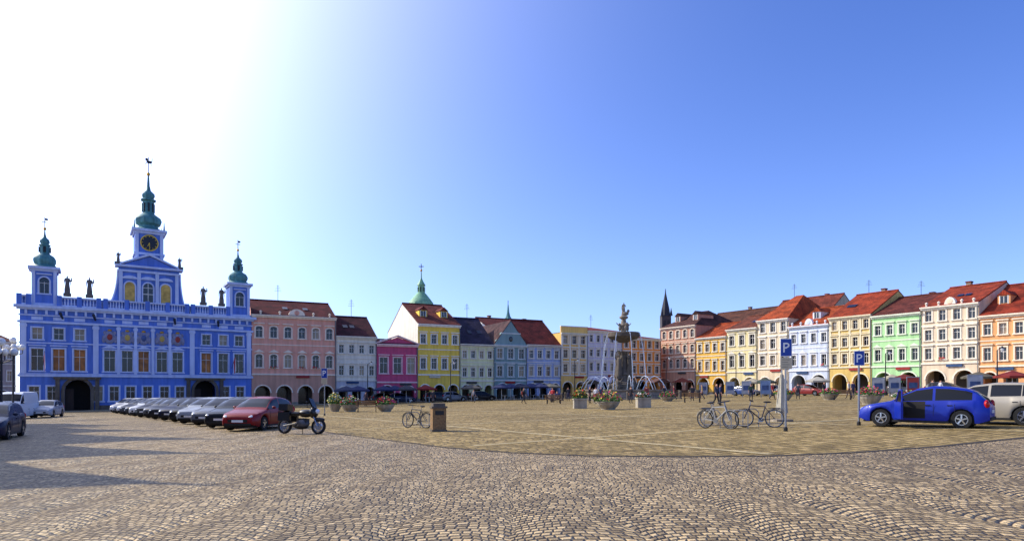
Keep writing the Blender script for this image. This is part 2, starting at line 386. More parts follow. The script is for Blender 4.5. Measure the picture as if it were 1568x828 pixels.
def statue(b,x,y,z,s,m=STAT,pose='stand',ry=0,arm=True):
    M=Matrix.Translation((x,y,z))@Matrix.Rotation(ry,4,'Z')@Matrix.Scale(s,4)
    b.box('statues',m,x-.4,x+.4,y-.35,y+.35,z-.35,z)
    add_figure(b,'statues',pose,M,m)
    b.lathe('statues',m,x,y,[(.25*s,z),(.24*s,z+.4*s),(.17*s,z+.95*s),(.19*s,z+1.3*s),(.08*s,z+1.45*s)],9)
    if arm: b.tube('statues',m,(x+.1*s,y-.05,z+1.35*s),(x+.36*s,y-.1,z+1.15*s),.06*s); b.tube('statues',m,(x+.36*s,y-.1,z+1.15*s),(x+.32*s,y-.15,z+1.5*s),.05*s)

# ------------------------------------------------------------------ town hall
def town_hall():
    P0,P1=TH; xd=(P1-P0); W=xd.length; xd.normalize(); Mi=hit(TH,228); base=gz(Mi.x)
    lx=lambda u:(hit(TH,u)-P0).length
    b=B(); blue=mat('blue_plaster',(94,128,208),.9,.12,.5,.3,grime=.22); lt=trimm((196,208,238)); D=16
    gz1=4.1
    gates=[lx(119),lx(314)]
    gw=1.3
    wins=[lx(u) for u in (57,90,122,168,195,220,248,272,316,342,366)]
    ops=[(c-gw,c+gw,0,3.7,1) for c in gates]+[(lx(u)-.5,lx(u)+.5,1.1,2.9,0) for u in (52,80,150,175,200,226,252,276,345,368)]
    wall_band(b,blue,W,0,gz1,ops,.5)
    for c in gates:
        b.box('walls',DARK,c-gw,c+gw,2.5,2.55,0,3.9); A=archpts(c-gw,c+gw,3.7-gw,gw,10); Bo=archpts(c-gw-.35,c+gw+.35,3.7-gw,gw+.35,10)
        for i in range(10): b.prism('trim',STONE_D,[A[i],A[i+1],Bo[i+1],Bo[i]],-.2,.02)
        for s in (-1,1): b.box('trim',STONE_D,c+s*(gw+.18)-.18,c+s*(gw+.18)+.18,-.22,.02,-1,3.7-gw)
        for s in (-1,1): b.box('trim',STONE_D,c+s*(gw+.7)-.22,c+s*(gw+.7)+.22,-.35,.0,-1,3.95)
        b.box('trim',STONE_D,c-gw-1.1,c+gw+1.1,-.5,.0,3.75,4.05)
        b.box('doors',mat('gate_wood',(52,36,28),.7),c-gw,c-gw+.9,.9,1.0,0,2.6)
    b.box('trim',STONE_D,0,gates[0]-gw-.95,-.12,-.003,-1.2,.6); b.box('trim',STONE_D,gates[0]+gw+.95,gates[1]-gw-.95,-.12,-.003,-1.2,.6); b.box('trim',STONE_D,gates[1]+gw+.95,W,-.12,-.003,-1.2,.6)
    for q in ops[2:]:
        window(b,*q[:4],rev=.3); surround(b,lt,*q[:4])
    ops=[(c-.6,c+.6,4.75,7.35,0) for c in wins]
    wall_band(b,blue,W,gz1,8.0,ops,.3)
    for i,q in enumerate(ops):
        g=GLASS if i not in (1,2,5,8) else mat('amber_blinds',(170,104,40),.4,.5,1.6)
        window(b,*q[:4],rev=.3,glass=g); surround(b,lt,*q[:4],hood=(2 if 3<=i<=7 else 1))
    ops=[(wins[i]-.5,wins[i]+.5,8.45,9.8,0) for i in (0,1,2,8,9,10)]
    wall_band(b,blue,W,8.0,10.4,ops,.3)
    for i,q in enumerate(ops):
        window(b,*q[:4],rev=.3,rows=2,glass=GLASS if i%2 else GLASS_WARM); surround(b,lt,*q[:4])
    cols=[(150,60,50),(190,160,80),(70,90,140),(190,160,80),(150,60,50)]
    cst=mat('carved_stone',(134,136,160),.8,.3,4)
    for i,c in enumerate(cols):
        x=wins[3+i]; b.ell('heraldry',cst,(x,-.06,9.0),.62,.16,.85,12,8); b.ell('heraldry',mat('arms',c,.6),(x,-.2,9.0),.3,.1,.4,10,6)
        b.ell('heraldry',GOLD,(x,-.12,9.85),.24,.12,.14,8,5)
        for s in (-1,1): b.ell('heraldry',cst,(x+s*.62,-.05,8.75),.2,.12,.5,8,5); b.ell('heraldry',cst,(x+s*.5,-.05,9.55),.2,.1,.25,8,5)
    wall_band(b,blue,W,10.4,12.4,[],.3)
    for z0,z1,d in ((gz1-.05,gz1+.22,.2),(4.35,4.45,.1),(7.95,8.1,.1),(10.35,10.6,.22),(11.2,11.35,.12),(11.9,12.1,.3),(12.1,12.42,.55)):
        b.box('trim',lt,-d,W+d,-d,.02,z0+.002,z1)
    px=[.35,(wins[2]+wins[3])/2+.1,(wins[7]+wins[8])/2,W-.35]+[(wins[i]+wins[i+1])/2 for i in (3,4,5,6)]
    for i,x in enumerate(px):
        w=.28 if i<4 else .17; b.box('trim',lt,x-w,x+w,-.12,-.004,4.46,10.34); b.box('trim',lt,x-w-.08,x+w+.08,-.18,-.0045,9.9,10.2)
    for i in range(26):
        x=.6+i*(W-1.2)/25; b.box('trim',lt,x-.12,x+.12,-.28,-.1,11.4,11.88)
    for i in range(11):
        x=wins[i]; b.box('trim',lt,x-.55,x+.55,-.04,-.003,10.72,11.1)
    for x in (0,W): b.poly('walls',blue,[(x,0,-1.2),(x,D,-1.2),(x,D,12.4),(x,0,12.4)])
    b.poly('walls',blue,[(0,D,-1.2),(W,D,-1.2),(W,D,12.4),(0,D,12.4)])
    b.box('roof',tiles((90,60,58)),.3,W-.3,1,D-.3,12.2,12.5)
    gxa,gxb=lx(155),lx(292); txa=(lx(48),lx(87)); txb=(lx(352),lx(383))
    def balu(xa,xb):
        b.box('balustrade',lt,xa,xb,-.3,.1,12.43,12.62); b.box('balustrade',lt,xa,xb,-.32,.12,13.4,13.58)
        n=max(2,int((xb-xa)/2.1)+1)
        for i in range(n):
            x=xa+.25+(xb-xa-.5)*i/(n-1); b.box('balustrade',blue,x-.25,x+.25,-.34,.14,12.44,13.7)
        k=int((xb-xa)/.3)
        for i in range(k):
            x=xa+(i+.5)*(xb-xa)/k; b.lathe('balustrade',lt,x,-.1,[(.07,12.6),(.12,12.8),(.06,13.1),(.08,13.4)],6)
        b.box('balustrade',blue,xa,xb,.02,.08,12.62,13.4)
    balu(-.3,txa[0]); balu(txa[1],gxa); balu(gxb,txb[0]); balu(gxa+.2,gxb-.2)
    def tower(xa,xb):
        w=xb-xa; c=(xa+xb)/2; y0=.2; cy=y0+w/2; y1=y0+w
        wall_band(b,blue,xb,12.4,16.7,[(c-w*.2,c+w*.2,13.9,15.8,1)],.25,y=y0,x0=xa)
        window(b,c-w*.2,c+w*.2,13.9,15.8,ar=1,y=y0,rev=.25); surround(b,lt,c-w*.2,c+w*.2,13.9,15.8,ar=1,y=y0,hood=1)
        for x in (xa,xb): b.poly('walls',blue,[(x,y0,12.4),(x,y1,12.4),(x,y1,16.7),(x,y0,16.7)])
        b.poly('walls',blue,[(xa,y1,12.4),(xb,y1,12.4),(xb,y1,16.7),(xa,y1,16.7)])
        for x in (xa+.18,xb-.18): b.box('trim',lt,x-.17,x+.17,y0-.1,y0-.003,12.6,16.5)
        b.box('trim',lt,xa-.12,xb+.12,y0-.15,y1+.12,16.5,16.75); b.box('trim',lt,xa-.35,xb+.35,y0-.38,y1+.35,16.752,17.05)
        b.box('trim',lt,xa-.1,xb+.1,y0-.15,y1+.1,12.45,12.75)
        r=w/2
        b.lathe('dome',COPPER,c,cy,[(r*1.15,17.052),(r*1.0,17.3),(r*.86,17.45),(r*.98,17.75),(r*1.0,18.05),(r*.82,18.45),(r*.5,18.7),(r*.42,18.85),(r*.42,19.7),(r*.52,19.75),(r*.5,19.85),(r*.34,19.95),(r*.44,20.2),(r*.4,20.45),(r*.16,20.75),(.09,21.2),(.05,21.8)],8,math.pi/8)
        for i in range(4):
            a=math.pi/2*i; b.box('dome',IRON,c+math.cos(a)*r*.4-.13,c+math.cos(a)*r*.4+.13,cy+math.sin(a)*r*.4-.13,cy+math.sin(a)*r*.4+.13,18.95,19.6)
        b.ell('finial',GOLD,(c,cy,21.8),.17,.17,.19,8,6); b.tube('finial',IRON,(c,cy,21.7),(c,cy,23.2),.045); b.tube('finial',IRON,(c-.3,cy,22.6),(c+.3,cy,22.6),.04); b.ell('finial',IRON,(c+.15,cy,22.95),.2,.03,.14,6,4)
    tower(*txa); tower(*txb)
    ua,ub=lx(182),lx(275); c2=(ua+ub)/2
    def vol(s,x0,x1):
        pts=[]
        for i in range(11):
            t=i/10; a=t*math.pi/2; pts.append((x0+(x1-x0)*math.sin(a),12.4+5.2*(1-math.cos(a))))
        return pts
    outline=[(gxa,12.4)]+[(gxa,13.0)]+vol(0,gxa,ua)[2:]+[(ua,17.9)]+[(ub,17.9)]+list(reversed(vol(0,gxb,ub)[2:]))+[(gxb,13.0),(gxb,12.4)]
    b.prism('walls',blue,outline,.25,1.2)
    for pl in (vol(0,gxa,ua),vol(0,gxb,ub)):
        for i in range(len(pl)-1): b.tube('trim',lt,(pl[i][0],.6,pl[i][1]),(pl[i+1][0],.6,pl[i+1][1]),.22,6)
    for x in (gxa+.3,gxb-.3): b.rev('trim',lt,x,.1,13.1,[(.02,0),(.5,0),(.5,.5),(.02,.5)],12)
    for i,u in enumerate((199,227,254)):
        x=lx(u); w=.55
        ar=[(x-w,13.4),(x+w,13.4)]+list(reversed(archpts(x-w,x+w,15.5,w)))
        m=GLASS if i==1 else mat('mural',(205,170,90),.8,.35,2)
        b.prism('windows',m,ar,.2,.24); surround(b,lt,x-w,x+w,13.4,16.05,ar=1,y=.2,hood=0)
        b.prism('trim',lt,archpts(x-w-.3,x+w+.3,16.45,.4),0.02,.24)
        if i==1: b.box('frames',FRAME,x-.03,x+.03,.15,.19,13.4,16.0); b.box('frames',FRAME,x-w,x+w,.15,.188,14.6,14.68); b.box('frames',FRAME,x-w,x+w,.15,.188,15.4,15.46)
    for u in (185,213,241,271):
        x=lx(u); b.box('trim',lt,x-.2,x+.2,.05,.24,13.2,17.3)
    b.box('trim',lt,ua-.15,ub+.15,.0,1.3,17.3,17.55); b.box('trim',lt,ua-.4,ub+.4,-.2,1.5,17.9,18.15)
    b.prism('walls',blue,[(ua+.3,18.15),(ub-.3,18.15),(c2,19.5)],.2,1.2)
    for s,xe in ((-1,ua+.1),(1,ub-.1)): b.prism('trim',lt,[(xe,18.153),(xe,18.35),(c2,19.85),(c2,19.55)],-.05,1.25)
    xa,xb=lx(208),lx(252); w=xb-xa; cc=(xa+xb)/2; y0=1.5; y1=y0+w; cy=y0+w/2
    b.box('walls',blue,xa,xb,y0,y1,12.5,22.9)
    for x in (xa+.2,xb-.2): b.box('trim',lt,x-.2,x+.2,y0-.1,y0-.003,18,22.7)
    b.box('trim',lt,xa-.15,xb+.15,y0-.18,y1+.15,19.9,20.15)
    b.box('trim',lt,xa-.15,xb+.15,y0-.18,y1+.15,22.6,22.9); b.box('trim',lt,xa-.4,xb+.4,y0-.42,y1+.4,22.902,23.2)
    zc=21.45
    b.rev('clock',GOLD,cc,y0-.12,zc,[(.001,0),(1.05,0),(1.05,.1)],28); b.rev('clock',mat('clock_face',(22,24,34),.4),cc,y0-.135,zc,[(.001,0),(.93,0),(.93,.012)],28)
    for i in range(12):
        a=math.pi/6*i; p=Vector((cc+math.sin(a)*.74,y0-.15,zc+math.cos(a)*.74)); q=Vector((cc+math.sin(a)*.88,y0-.15,zc+math.cos(a)*.88)); b.tube('clock',GOLD,p,q,.045,4)
    b.tube('clock',GOLD,(cc,y0-.17,zc),(cc+.03,y0-.17,zc-.72),.045,4); b.tube('clock',GOLD,(cc,y0-.17,zc),(cc-.2,y0-.17,zc-.45),.055,4)
    r=w/2
    b.lathe('spire',COPPER,cc,cy,[(r*1.2,23.202),(r*1.0,23.45),(r*.75,23.7),(r*.72,23.95),(r*.95,24.2),(r*1.02,24.6),(r*.92,25.0),(r*.62,25.35),(r*.5,25.5),(r*.46,25.6),(r*.44,27.2),(r*.58,27.25),(r*.58,27.4),(r*.4,27.55),(r*.5,27.9),(r*.46,28.2),(r*.2,28.6),(.18,29.2),(.09,30.7)],8,math.pi/8)
    for i in range(8):
        a=math.pi/4*i; b.box('spire',IRON,cc+math.cos(a)*r*.4-.11,cc+math.cos(a)*r*.4+.11,cy+math.sin(a)*r*.4-.11,cy+math.sin(a)*r*.4+.11,25.8,26.9)
    for sx in (-1,1):
        for sy in (-1,1): b.tube('spire',COPPER,(cc+sx*r*1.05,cy+sy*r*1.05,23.2),(cc+sx*r*1.05,cy+sy*r*1.05,24.3),.12,6,.02)
    b.ell('finial',GOLD,(cc,cy,30.8),.22,.22,.25,8,6); b.tube('finial',IRON,(cc,cy,30.8),(cc,cy,33.0),.05)
    b.ell('finial',IRON,(cc+.1,cy,32.4),.34,.05,.2,8,5); b.ell('finial',IRON,(cc-.2,cy,32.7),.17,.05,.2,8,5); b.tube('finial',IRON,(cc+.4,cy,32.4),(cc+.45,cy,32.95),.05,5,.03); b.tube('finial',IRON,(cc-.2,cy,32.3),(cc-.35,cy,32.0),.04,4); b.tube('finial',IRON,(cc+.3,cy,32.3),(cc+.35,cy,31.95),.04,4)
    for u in (103,137,311,339): statue(b,lx(u),-.1,14.05,1.25)
    for x in (ua-.05,ub+.05): statue(b,x,.5,18.5,.75)
    for u in (96,146,268,334): x=lx(u); b.tube('gargoyles',IRON,(x,-.2,11.0),(x-.2,-1.3,11.5),.12,6,.18)
    for u,cs in ((66,((200,60,50),(225,225,225))),(355,((190,40,40),(225,225,225)))):
        x=lx(u); b.tube('flags',IRON,(x,0,5.4),(x+.2,-1.4,7.0),.03)
        b.poly('flags',mat('flag',cs[0],.8),[(x+.2,-1.4,7.0),(x+.1,-.8,6.3),(x+.15,-.85,4.6),(x+.2,-1.1,4.8)])
        b.poly('flags',mat('flag',cs[1],.8),[(x+.22,-1.42,6.9),(x+.2,-1.12,4.8),(x+.25,-1.3,4.9),(x+.3,-1.45,5.1)])
    b.finish('town_hall',frameM((P0.x,P0.y,base),xd),('dome','spire','statues','heraldry'))
town_hall()

# ------------------------------------------------------------------ houses round the square
RED=(140,56,40); ORA=(180,82,42); MAR=(92,44,46); NAVY=(58,54,76)
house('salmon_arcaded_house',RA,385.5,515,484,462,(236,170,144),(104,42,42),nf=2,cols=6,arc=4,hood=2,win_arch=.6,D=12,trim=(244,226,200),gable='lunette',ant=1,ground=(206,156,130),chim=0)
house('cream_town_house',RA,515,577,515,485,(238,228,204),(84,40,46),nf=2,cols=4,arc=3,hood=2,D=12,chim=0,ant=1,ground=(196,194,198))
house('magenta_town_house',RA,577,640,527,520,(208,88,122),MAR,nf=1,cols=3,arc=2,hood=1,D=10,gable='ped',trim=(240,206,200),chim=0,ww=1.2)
house('yellow_town_house',RA,640,705,497,466,(248,212,90),(120,58,50),nf=2,cols=4,arc=3,hood=1,D=17,dorm=2,kind='gable',trim=(244,240,225),chim=0,side=(226,222,206))
house('pale_green_town_house',RA,705,757,527,487,(232,232,176),NAVY,nf=2,cols=4,arc=3,hood=1,D=13,ant=1,chim=0)
house('teal_gabled_house',RA,757,807,528,495,(132,158,156),(95,70,70),nf=2,cols=3,arc=2,hood=1,D=12,gable='curved',kind='front',trim=(210,216,212))
house('light_blue_town_house',RA,807,859,528,490,(164,180,216),(112,46,42),nf=2,cols=4,arc=3,hood=1,D=13,chim=1)
house('ochre_town_house',RA,859,900,510,505,(242,198,112),MAR,nf=3,cols=3,arc=2,hood=1,D=12,kind='flat',pil=True)
house('lavender_town_house',RA,900,953,507,501,(212,206,224),RED,nf=3,cols=5,arc=3,hood=1,D=12,kind='hip',ant=1,chim=0)
house('orange_town_house',RA,953,1012,518,512,(252,160,70),RED,nf=3,cols=5,arc=3,hood=1,D=12,kind='hip',chim=0)
house('brick_pink_corner_house',RB,1012,1066,500,476,(196,146,120),(96,62,54),nf=3,cols=5,arc=3,hood=1,D=14,kind='hip',trim=(228,210,186),win_arch=.5,dorm=2,chim=0)
house('orange_yellow_house',RB,1066,1113,516,494,(230,180,80),ORA,nf=2,cols=4,arc=2,hood=1,D=12,chim=0)
house('pale_yellow_house',RB,1113,1160,503,482,(228,212,158),(128,72,52),nf=2,cols=3,arc=2,hood=2,D=12,chim=1)
house('cream_narrow_house',RB,1160,1208,489,452,(228,208,174),ORA,nf=3,cols=3,arc=2,hood=1,D=14,kind='hip',trim=(238,230,214),ant=1,chim=0)
house('white_blue_house',RB,1208,1270,498,470,(204,212,226),ORA,nf=2,cols=4,arc=2,hood=2,D=13,gable='lunette',trim=(234,234,234),dorm=1,chim=0)
house('mustard_town_house',RB,1270,1335,484,448,(222,188,108),(166,68,38),nf=3,cols=4,arc=2,hood=1,D=14,pil=True,chim=1,ant=1,trim=(232,218,182))
house('mint_green_house',RB,1335,1411,481,452,(178,222,158),(112,56,46),nf=2,cols=4,arc=2,hood=2,D=14,ant=1,chim=1,trim=(230,234,208))
house('peach_cream_house',RB,1411,1500,467,436,(232,208,176),(160,66,40),nf=3,cols=4,arc=2,hood=1,D=15,dorm=0,gable='lunette',trim=(240,230,208),chim=1)
house('apricot_house',RB,1500,1600,480,432,(232,168,110),(150,58,36),nf=2,cols=4,arc=3,hood=1,D=15,dorm=2,chim=1,trim=(242,224,196))
house('grey_town_house',RB,1600,1690,470,430,(210,200,180),(130,56,38),nf=3,cols=4,arc=3,hood=1,D=15,chim=1)
S2=(pt(-110,100),pt(28,112))
house('shaded_street_house',S2,-110,24,520,503,(176,160,150),(110,54,42),nf=2,cols=7,arc=3,hood=0,D=12)
def plain_roof(name,u0,u1,Yd,ye,yr,wall,roof,D=12,xd=(.87,.49)):
    seg=(pt(u0,Yd),pt(u0,Yd)+Vector(xd)*10)
    house(name,seg,u0,u1,ye,yr,wall,roof,nf=2,cols=4,arc=0,hood=0,D=D,chim=1)
plain_roof('rear_gable_house',752,832,128,507,488,(222,218,214),(112,48,44),D=14)
plain_roof('rear_roof_house',1062,1170,142,505,474,(190,160,140),(104,66,50),D=16,xd=(.55,-.83))
plain_roof('rear_tower_house',1160,1255,125,500,455,(200,180,150),(130,62,46),D=16,xd=(.55,-.83))
# gabled houses on the near left side of the square
def near_left(P,W,he,hr,wall):
    xdv=Vector((-.49,.87)).normalized()
    b=B(); wm=plaster(wall); rm=tiles(RED); D=10; tm=trimm((225,215,200))
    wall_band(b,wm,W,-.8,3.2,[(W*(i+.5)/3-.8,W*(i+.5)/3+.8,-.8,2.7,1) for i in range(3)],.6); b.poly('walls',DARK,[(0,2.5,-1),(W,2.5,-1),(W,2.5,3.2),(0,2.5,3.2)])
    o=[(W*(i+.5)/3-.5,W*(i+.5)/3+.5,3.8,5.4,0) for i in range(3)]; wall_band(b,wm,W,3.2,he,o,.2)
    for q in o: window(b,*q[:4]); surround(b,tm,*q[:4],hood=0)
    for x in (0,W): b.poly('walls',wm,[(x,0,-1),(x,D,-1),(x,D,he),(x,0,he)])
    b.prism('walls',wm,[(0,he),(W,he),(W*.7,he+(hr-he)*.45),(W*.62,he+(hr-he)*.7),(W*.5,hr),(W*.38,he+(hr-he)*.7),(W*.3,he+(hr-he)*.45)],0,.5)
    b.raw('roof',rm,[(0,.4,he),(W,.4,he),(W/2,.4,hr-.8),(0,D,he),(W,D,he),(W/2,D,hr-.8)],[(0,2,5,3),(1,4,5,2),(3,5,4)])
    b.tube('finial',STONE,(W/2,.25,hr-.1),(W/2,.25,hr+1.2),.16,8,.05); b.box('trim',tm,0,W,-.3,-.002,he-.3,he)
    b.finish('gabled_town_house',frameM((P.x,P.y,gz(P.x)),xdv))
Pn=Vector((-17.0,8.0)); dn=Vector((-.49,.87)).normalized()
for Wn,he,hr,c in ((7,7.2,10.2,(210,180,140)),(7.5,7.6,11.4,(180,190,200)),(7.5,7.6,12.4,(220,200,150)),(7,7.8,13.2,(200,160,150)),(6.5,7.0,11.4,(210,200,180)),(6.5,6.6,9.8,(220,210,190))):
    near_left(Pn,Wn,he,hr,c); Pn=Pn+dn*(Wn+.01)

def cupola():
    Y=135; X=(645-CX)/F*Y; zz=lambda y:EYE+(H0-y)*Y/F; b=B(); g=mat('green_copper',(130,180,140),.6,.2,2,grime=.25)
    s=Y/F
    b.box('walls',plaster((225,215,190)),-2.0,2.0,-2.0,2.0,-2,zz(470))
    b.lathe('dome',g,0,0,[(20*s,zz(468)),(19*s,zz(463)),(15*s,zz(458)),(10*s,zz(452)),(7*s,zz(449)),(6*s,zz(448)),(5.5*s,zz(438)),(7*s,zz(437)),(6*s,zz(435)),(3*s,zz(430)),(1.2*s,zz(426)),(.6*s,zz(414))],8,math.pi/8)
    for i in range(8):
        a=math.pi/4*i; b.box('dome',IRON,math.cos(a)*5.2*s-.1,math.cos(a)*5.2*s+.1,math.sin(a)*5.2*s-.1,math.sin(a)*5.2*s+.1,zz(447),zz(440))
    b.tube('cross',IRON,(0,0,zz(414)),(0,0,zz(404)),.08); b.tube('cross',IRON,(-.5,0,zz(408)),(.5,0,zz(408)),.08); b.ell('cross',GOLD,(0,0,zz(414)),.25,.25,.25,8,6)
    b.finish('church_cupola',Matrix.Translation((X,Y,0)),('dome',))
cupola()
def dark_tower():
    Y=150; X=(1019-CX)/F*Y; zz=lambda y:EYE+(H0-y)*Y/F; b=B(); m=mat('slate',(40,42,52),.7,.2,2); s=Y/F
    b.box('walls',mat('dark_masonry',(70,66,68),.9,.2),-7*s,7*s,-7*s,7*s,0,zz(484))
    b.lathe('spire',m,0,0,[(8.5*s,zz(484)),(7*s,zz(481)),(6*s,zz(473)),(3*s,zz(459)),(1*s,zz(449)),(.4*s,zz(442))],8,math.pi/8)
    for sx in (-1,1): b.tube('pinnacle',m,(sx*7*s,-7*s,zz(484)),(sx*7*s,-7*s,zz(472)),.35,6,.03)
    for x in (-.45,.45): b.box('openings',IRON,x-.3,x+.3,-7*s-.03,-7*s+.1,zz(503),zz(491))
    b.finish('church_tower',Matrix.Translation((X,Y,0)))
    b=B(); X=(778-CX)/F*Y; b.box('walls',plaster((215,205,190)),-1,1,-1,1,0,zz(492)); b.lathe('spire',COPPER,0,0,[(1.3,zz(492)),(.5,zz(484)),(.3,zz(478)),(.1,zz(466))],8); b.tube('spire',IRON,(0,0,zz(466)),(0,0,zz(460)),.07)
    b.finish('small_spire',Matrix.Translation((X,Y,0)))
dark_tower()

# ------------------------------------------------------------------ ground
def sheet(name,pts,dz,m):
    me=bpy.data.meshes.new(name); me.from_pydata([(x,y,gz(x)+dz) for x,y in pts],[],[tuple(range(len(pts)))])
    me.materials.append(m); bm=bmesh.new(); bm.from_mesh(me)
    for f in bm.faces:
        f.normal_update()
        if f.normal.z<0: f.normal_flip()
    bmesh.ops.triangulate(bm,faces=bm.faces); bm.to_mesh(me); bm.free()
    o=bpy.data.objects.new(name,me); scene.collection.objects.link(o); return o
def setts(name,c1,c2,c3,joint,W=1.5,rh=.15,wd=.14,Rd=1.05,arcs=True,rot=0,patch=(.7,1.2),rough=.55,bd=.04,spec=.22):
    m=bpy.data.materials.new(name); m.use_nodes=True; nt=m.node_tree; N=nt.nodes; Lk=nt.links; p=N['Principled BSDF']
    def M(op,a,b=None,c=None):
        n=N.new('ShaderNodeMath'); n.operation=op
        for i,v in enumerate((a,b,c)):
            if v is None: continue
            if isinstance(v,(int,float)): n.inputs[i].default_value=v
            else: Lk.new(v,n.inputs[i])
        return n.outputs[0]
    g=N.new('ShaderNodeNewGeometry'); mp=N.new('ShaderNodeMapping'); mp.inputs['Rotation'].default_value=(0,0,rot); Lk.new(g.outputs['Position'],mp.inputs['Vector'])
    def noise(sc,det=4,ro=.5):
        n=N.new('ShaderNodeTexNoise'); n.inputs['Scale'].default_value=sc; n.inputs['Detail'].default_value=det; n.inputs['Roughness'].default_value=ro; Lk.new(mp.outputs['Vector'],n.inputs['Vector']); return n.outputs['Fac']
    sep=N.new('ShaderNodeSeparateXYZ'); Lk.new(mp.outputs['Vector'],sep.inputs[0])
    wob=M('ADD',M('MULTIPLY',M('SUBTRACT',noise(1.1,2),.5),.18),M('MULTIPLY',M('SUBTRACT',noise(7,1),.5),.04))
    wob2=M('MULTIPLY',M('SUBTRACT',noise(.35,1),.5),.9)
    x=M('ADD',sep.outputs['X'],M('ADD',wob,wob2)); y=M('ADD',sep.outputs['Y'],M('SUBTRACT',wob,M('MULTIPLY',wob2,.6)))
    if arcs:
        a=M('SUBTRACT',M('MULTIPLY',M('FRACT',M('DIVIDE',x,W)),W),W/2)
        arc=M('SQRT',M('SUBTRACT',Rd*Rd,M('MULTIPLY',a,a)))
        v=M('DIVIDE',M('SUBTRACT',y,arc),rh)
        al=M('MULTIPLY',M('ARCSINE',M('DIVIDE',a,Rd)),Rd/wd)
        colid=M('FLOOR',M('DIVIDE',x,W))
    else:
        v=M('DIVIDE',y,rh); al=M('DIVIDE',x,wd); colid=M('FLOOR',M('DIVIDE',x,997))
    rowi=M('FLOOR',v)
    wnr=N.new('ShaderNodeTexWhiteNoise'); wnr.noise_dimensions='1D'; Lk.new(rowi,wnr.inputs['W'])
    w=M('ADD',al,M('MULTIPLY',wnr.outputs['Value'],1.0)); wi=M('FLOOR',w)
    cv=N.new('ShaderNodeCombineXYZ'); Lk.new(rowi,cv.inputs[0]); Lk.new(wi,cv.inputs[1]); Lk.new(colid,cv.inputs[2])
    wc=N.new('ShaderNodeTexWhiteNoise'); wc.noise_dimensions='3D'; Lk.new(cv.outputs[0],wc.inputs['Vector'])
    fv=M('FRACT',v); fw=M('FRACT',w)
    dv=M('MINIMUM',fv,M('SUBTRACT',1,fv)); dw=M('MINIMUM',fw,M('SUBTRACT',1,fw)); d=M('MINIMUM',dv,M('MULTIPLY',dw,1.8))
    mr=N.new('ShaderNodeMapRange'); mr.interpolation_type='SMOOTHSTEP'; mr.inputs[1].default_value=.02; mr.inputs[2].default_value=.36; Lk.new(d,mr.inputs[0])
    mj=N.new('ShaderNodeMapRange'); mj.interpolation_type='SMOOTHSTEP'; mj.inputs[1].default_value=.03; mj.inputs[2].default_value=.16; Lk.new(d,mj.inputs[0])
    cr=N.new('ShaderNodeValToRGB'); cr.color_ramp.elements[0].color=lin(c1)+(1,); cr.color_ramp.elements[1].color=lin(c2)+(1,); e=cr.color_ramp.elements.new(.5); e.color=lin(c3)+(1,); Lk.new(wc.outputs['Value'],cr.inputs['Fac'])
    bmr=N.new('ShaderNodeMapRange'); bmr.inputs[1].default_value=.35; bmr.inputs[2].default_value=.65; bmr.inputs[3].default_value=patch[0]; bmr.inputs[4].default_value=patch[1]; Lk.new(noise(.12,6,.6),bmr.inputs[0])
    bm2=N.new('ShaderNodeMapRange'); bm2.inputs[1].default_value=.3; bm2.inputs[2].default_value=.7; bm2.inputs[3].default_value=.78; bm2.inputs[4].default_value=1.15; Lk.new(noise(1.3,5,.6),bm2.inputs[0])
    sc=N.new('ShaderNodeVectorMath'); sc.operation='SCALE'; Lk.new(cr.outputs['Color'],sc.inputs[0]); Lk.new(M('MULTIPLY',bmr.outputs[0],bm2.outputs[0]),sc.inputs['Scale'])
    mx2=N.new('ShaderNodeMix'); mx2.data_type='RGBA'; mx2.inputs[6].default_value=lin(joint)+(1,); Lk.new(sc.outputs[0],mx2.inputs[7]); Lk.new(mj.outputs[0],mx2.inputs[0])
    Lk.new(mx2.outputs[2],p.inputs['Base Color']); p.inputs['Roughness'].default_value=rough; p.inputs['Specular IOR Level'].default_value=spec
    fine=N.new('ShaderNodeTexNoise'); fine.inputs['Scale'].default_value=30; Lk.new(g.outputs['Position'],fine.inputs['Vector'])
    h=M('ADD',M('ADD',mr.outputs[0],M('MULTIPLY',wc.outputs['Value'],.4)),M('MULTIPLY',fine.outputs['Fac'],.3))
    bp=N.new('ShaderNodeBump'); bp.inputs['Strength'].default_value=1; bp.inputs['Distance'].default_value=bd; Lk.new(h,bp.inputs['Height']); Lk.new(bp.outputs['Normal'],p.inputs['Normal'])
    return m
road=setts('arc_laid_granite_setts',(134,114,78),(216,188,138),(176,152,108),(50,40,26),W=1.35,rh=.13,wd=.12,Rd=.95,rough=.6,bd=.034,patch=(.72,1.15),spec=.3)
plazam=setts('square_setts',(128,108,62),(184,158,104),(154,132,80),(76,62,38),rh=.3,wd=.3,arcs=False,rot=-.52,patch=(.8,1.12),rough=.8,bd=.02)
sheet('ground',[(-900,-60),(900,-60),(900,1400),(-900,1400)],0,road)
edge=[gp(u,y) for u,y in ((1900,648),(1568,669),(1430,683),(1300,692),(1180,697),(1050,698),(900,697),(780,692),(680,684),(600,674),(520,664),(450,652),(400,640),(392,630))]
A=Vector((.855,.518)); Bv=Vector((-.518,.855))
far=[hit(RA,392)+Vector((1.2,-4)),hit(RA,700)+Vector((1.2,-4)),hit(RA,1000)+Vector((0,-4)),hit(RB,1060)+Vector((-4,-2)),hit(RB,1400)+Vector((-4,-2)),hit(RB,1700)+Vector((-4,-2))]
pl=[(p.x,p.y) for p in edge]+[(p.x,p.y) for p in far]
sheet('square_paving',pl,.004,plazam)
gut=mat('gutter_stone',(58,50,40),.9,.2,3); gv=[];gf=[]
for i,p in enumerate(edge[1:-1]):
    for q in (p,p+Vector((0,-.2,0))): gv.append((q.x,q.y,gz(q.x)+.008))
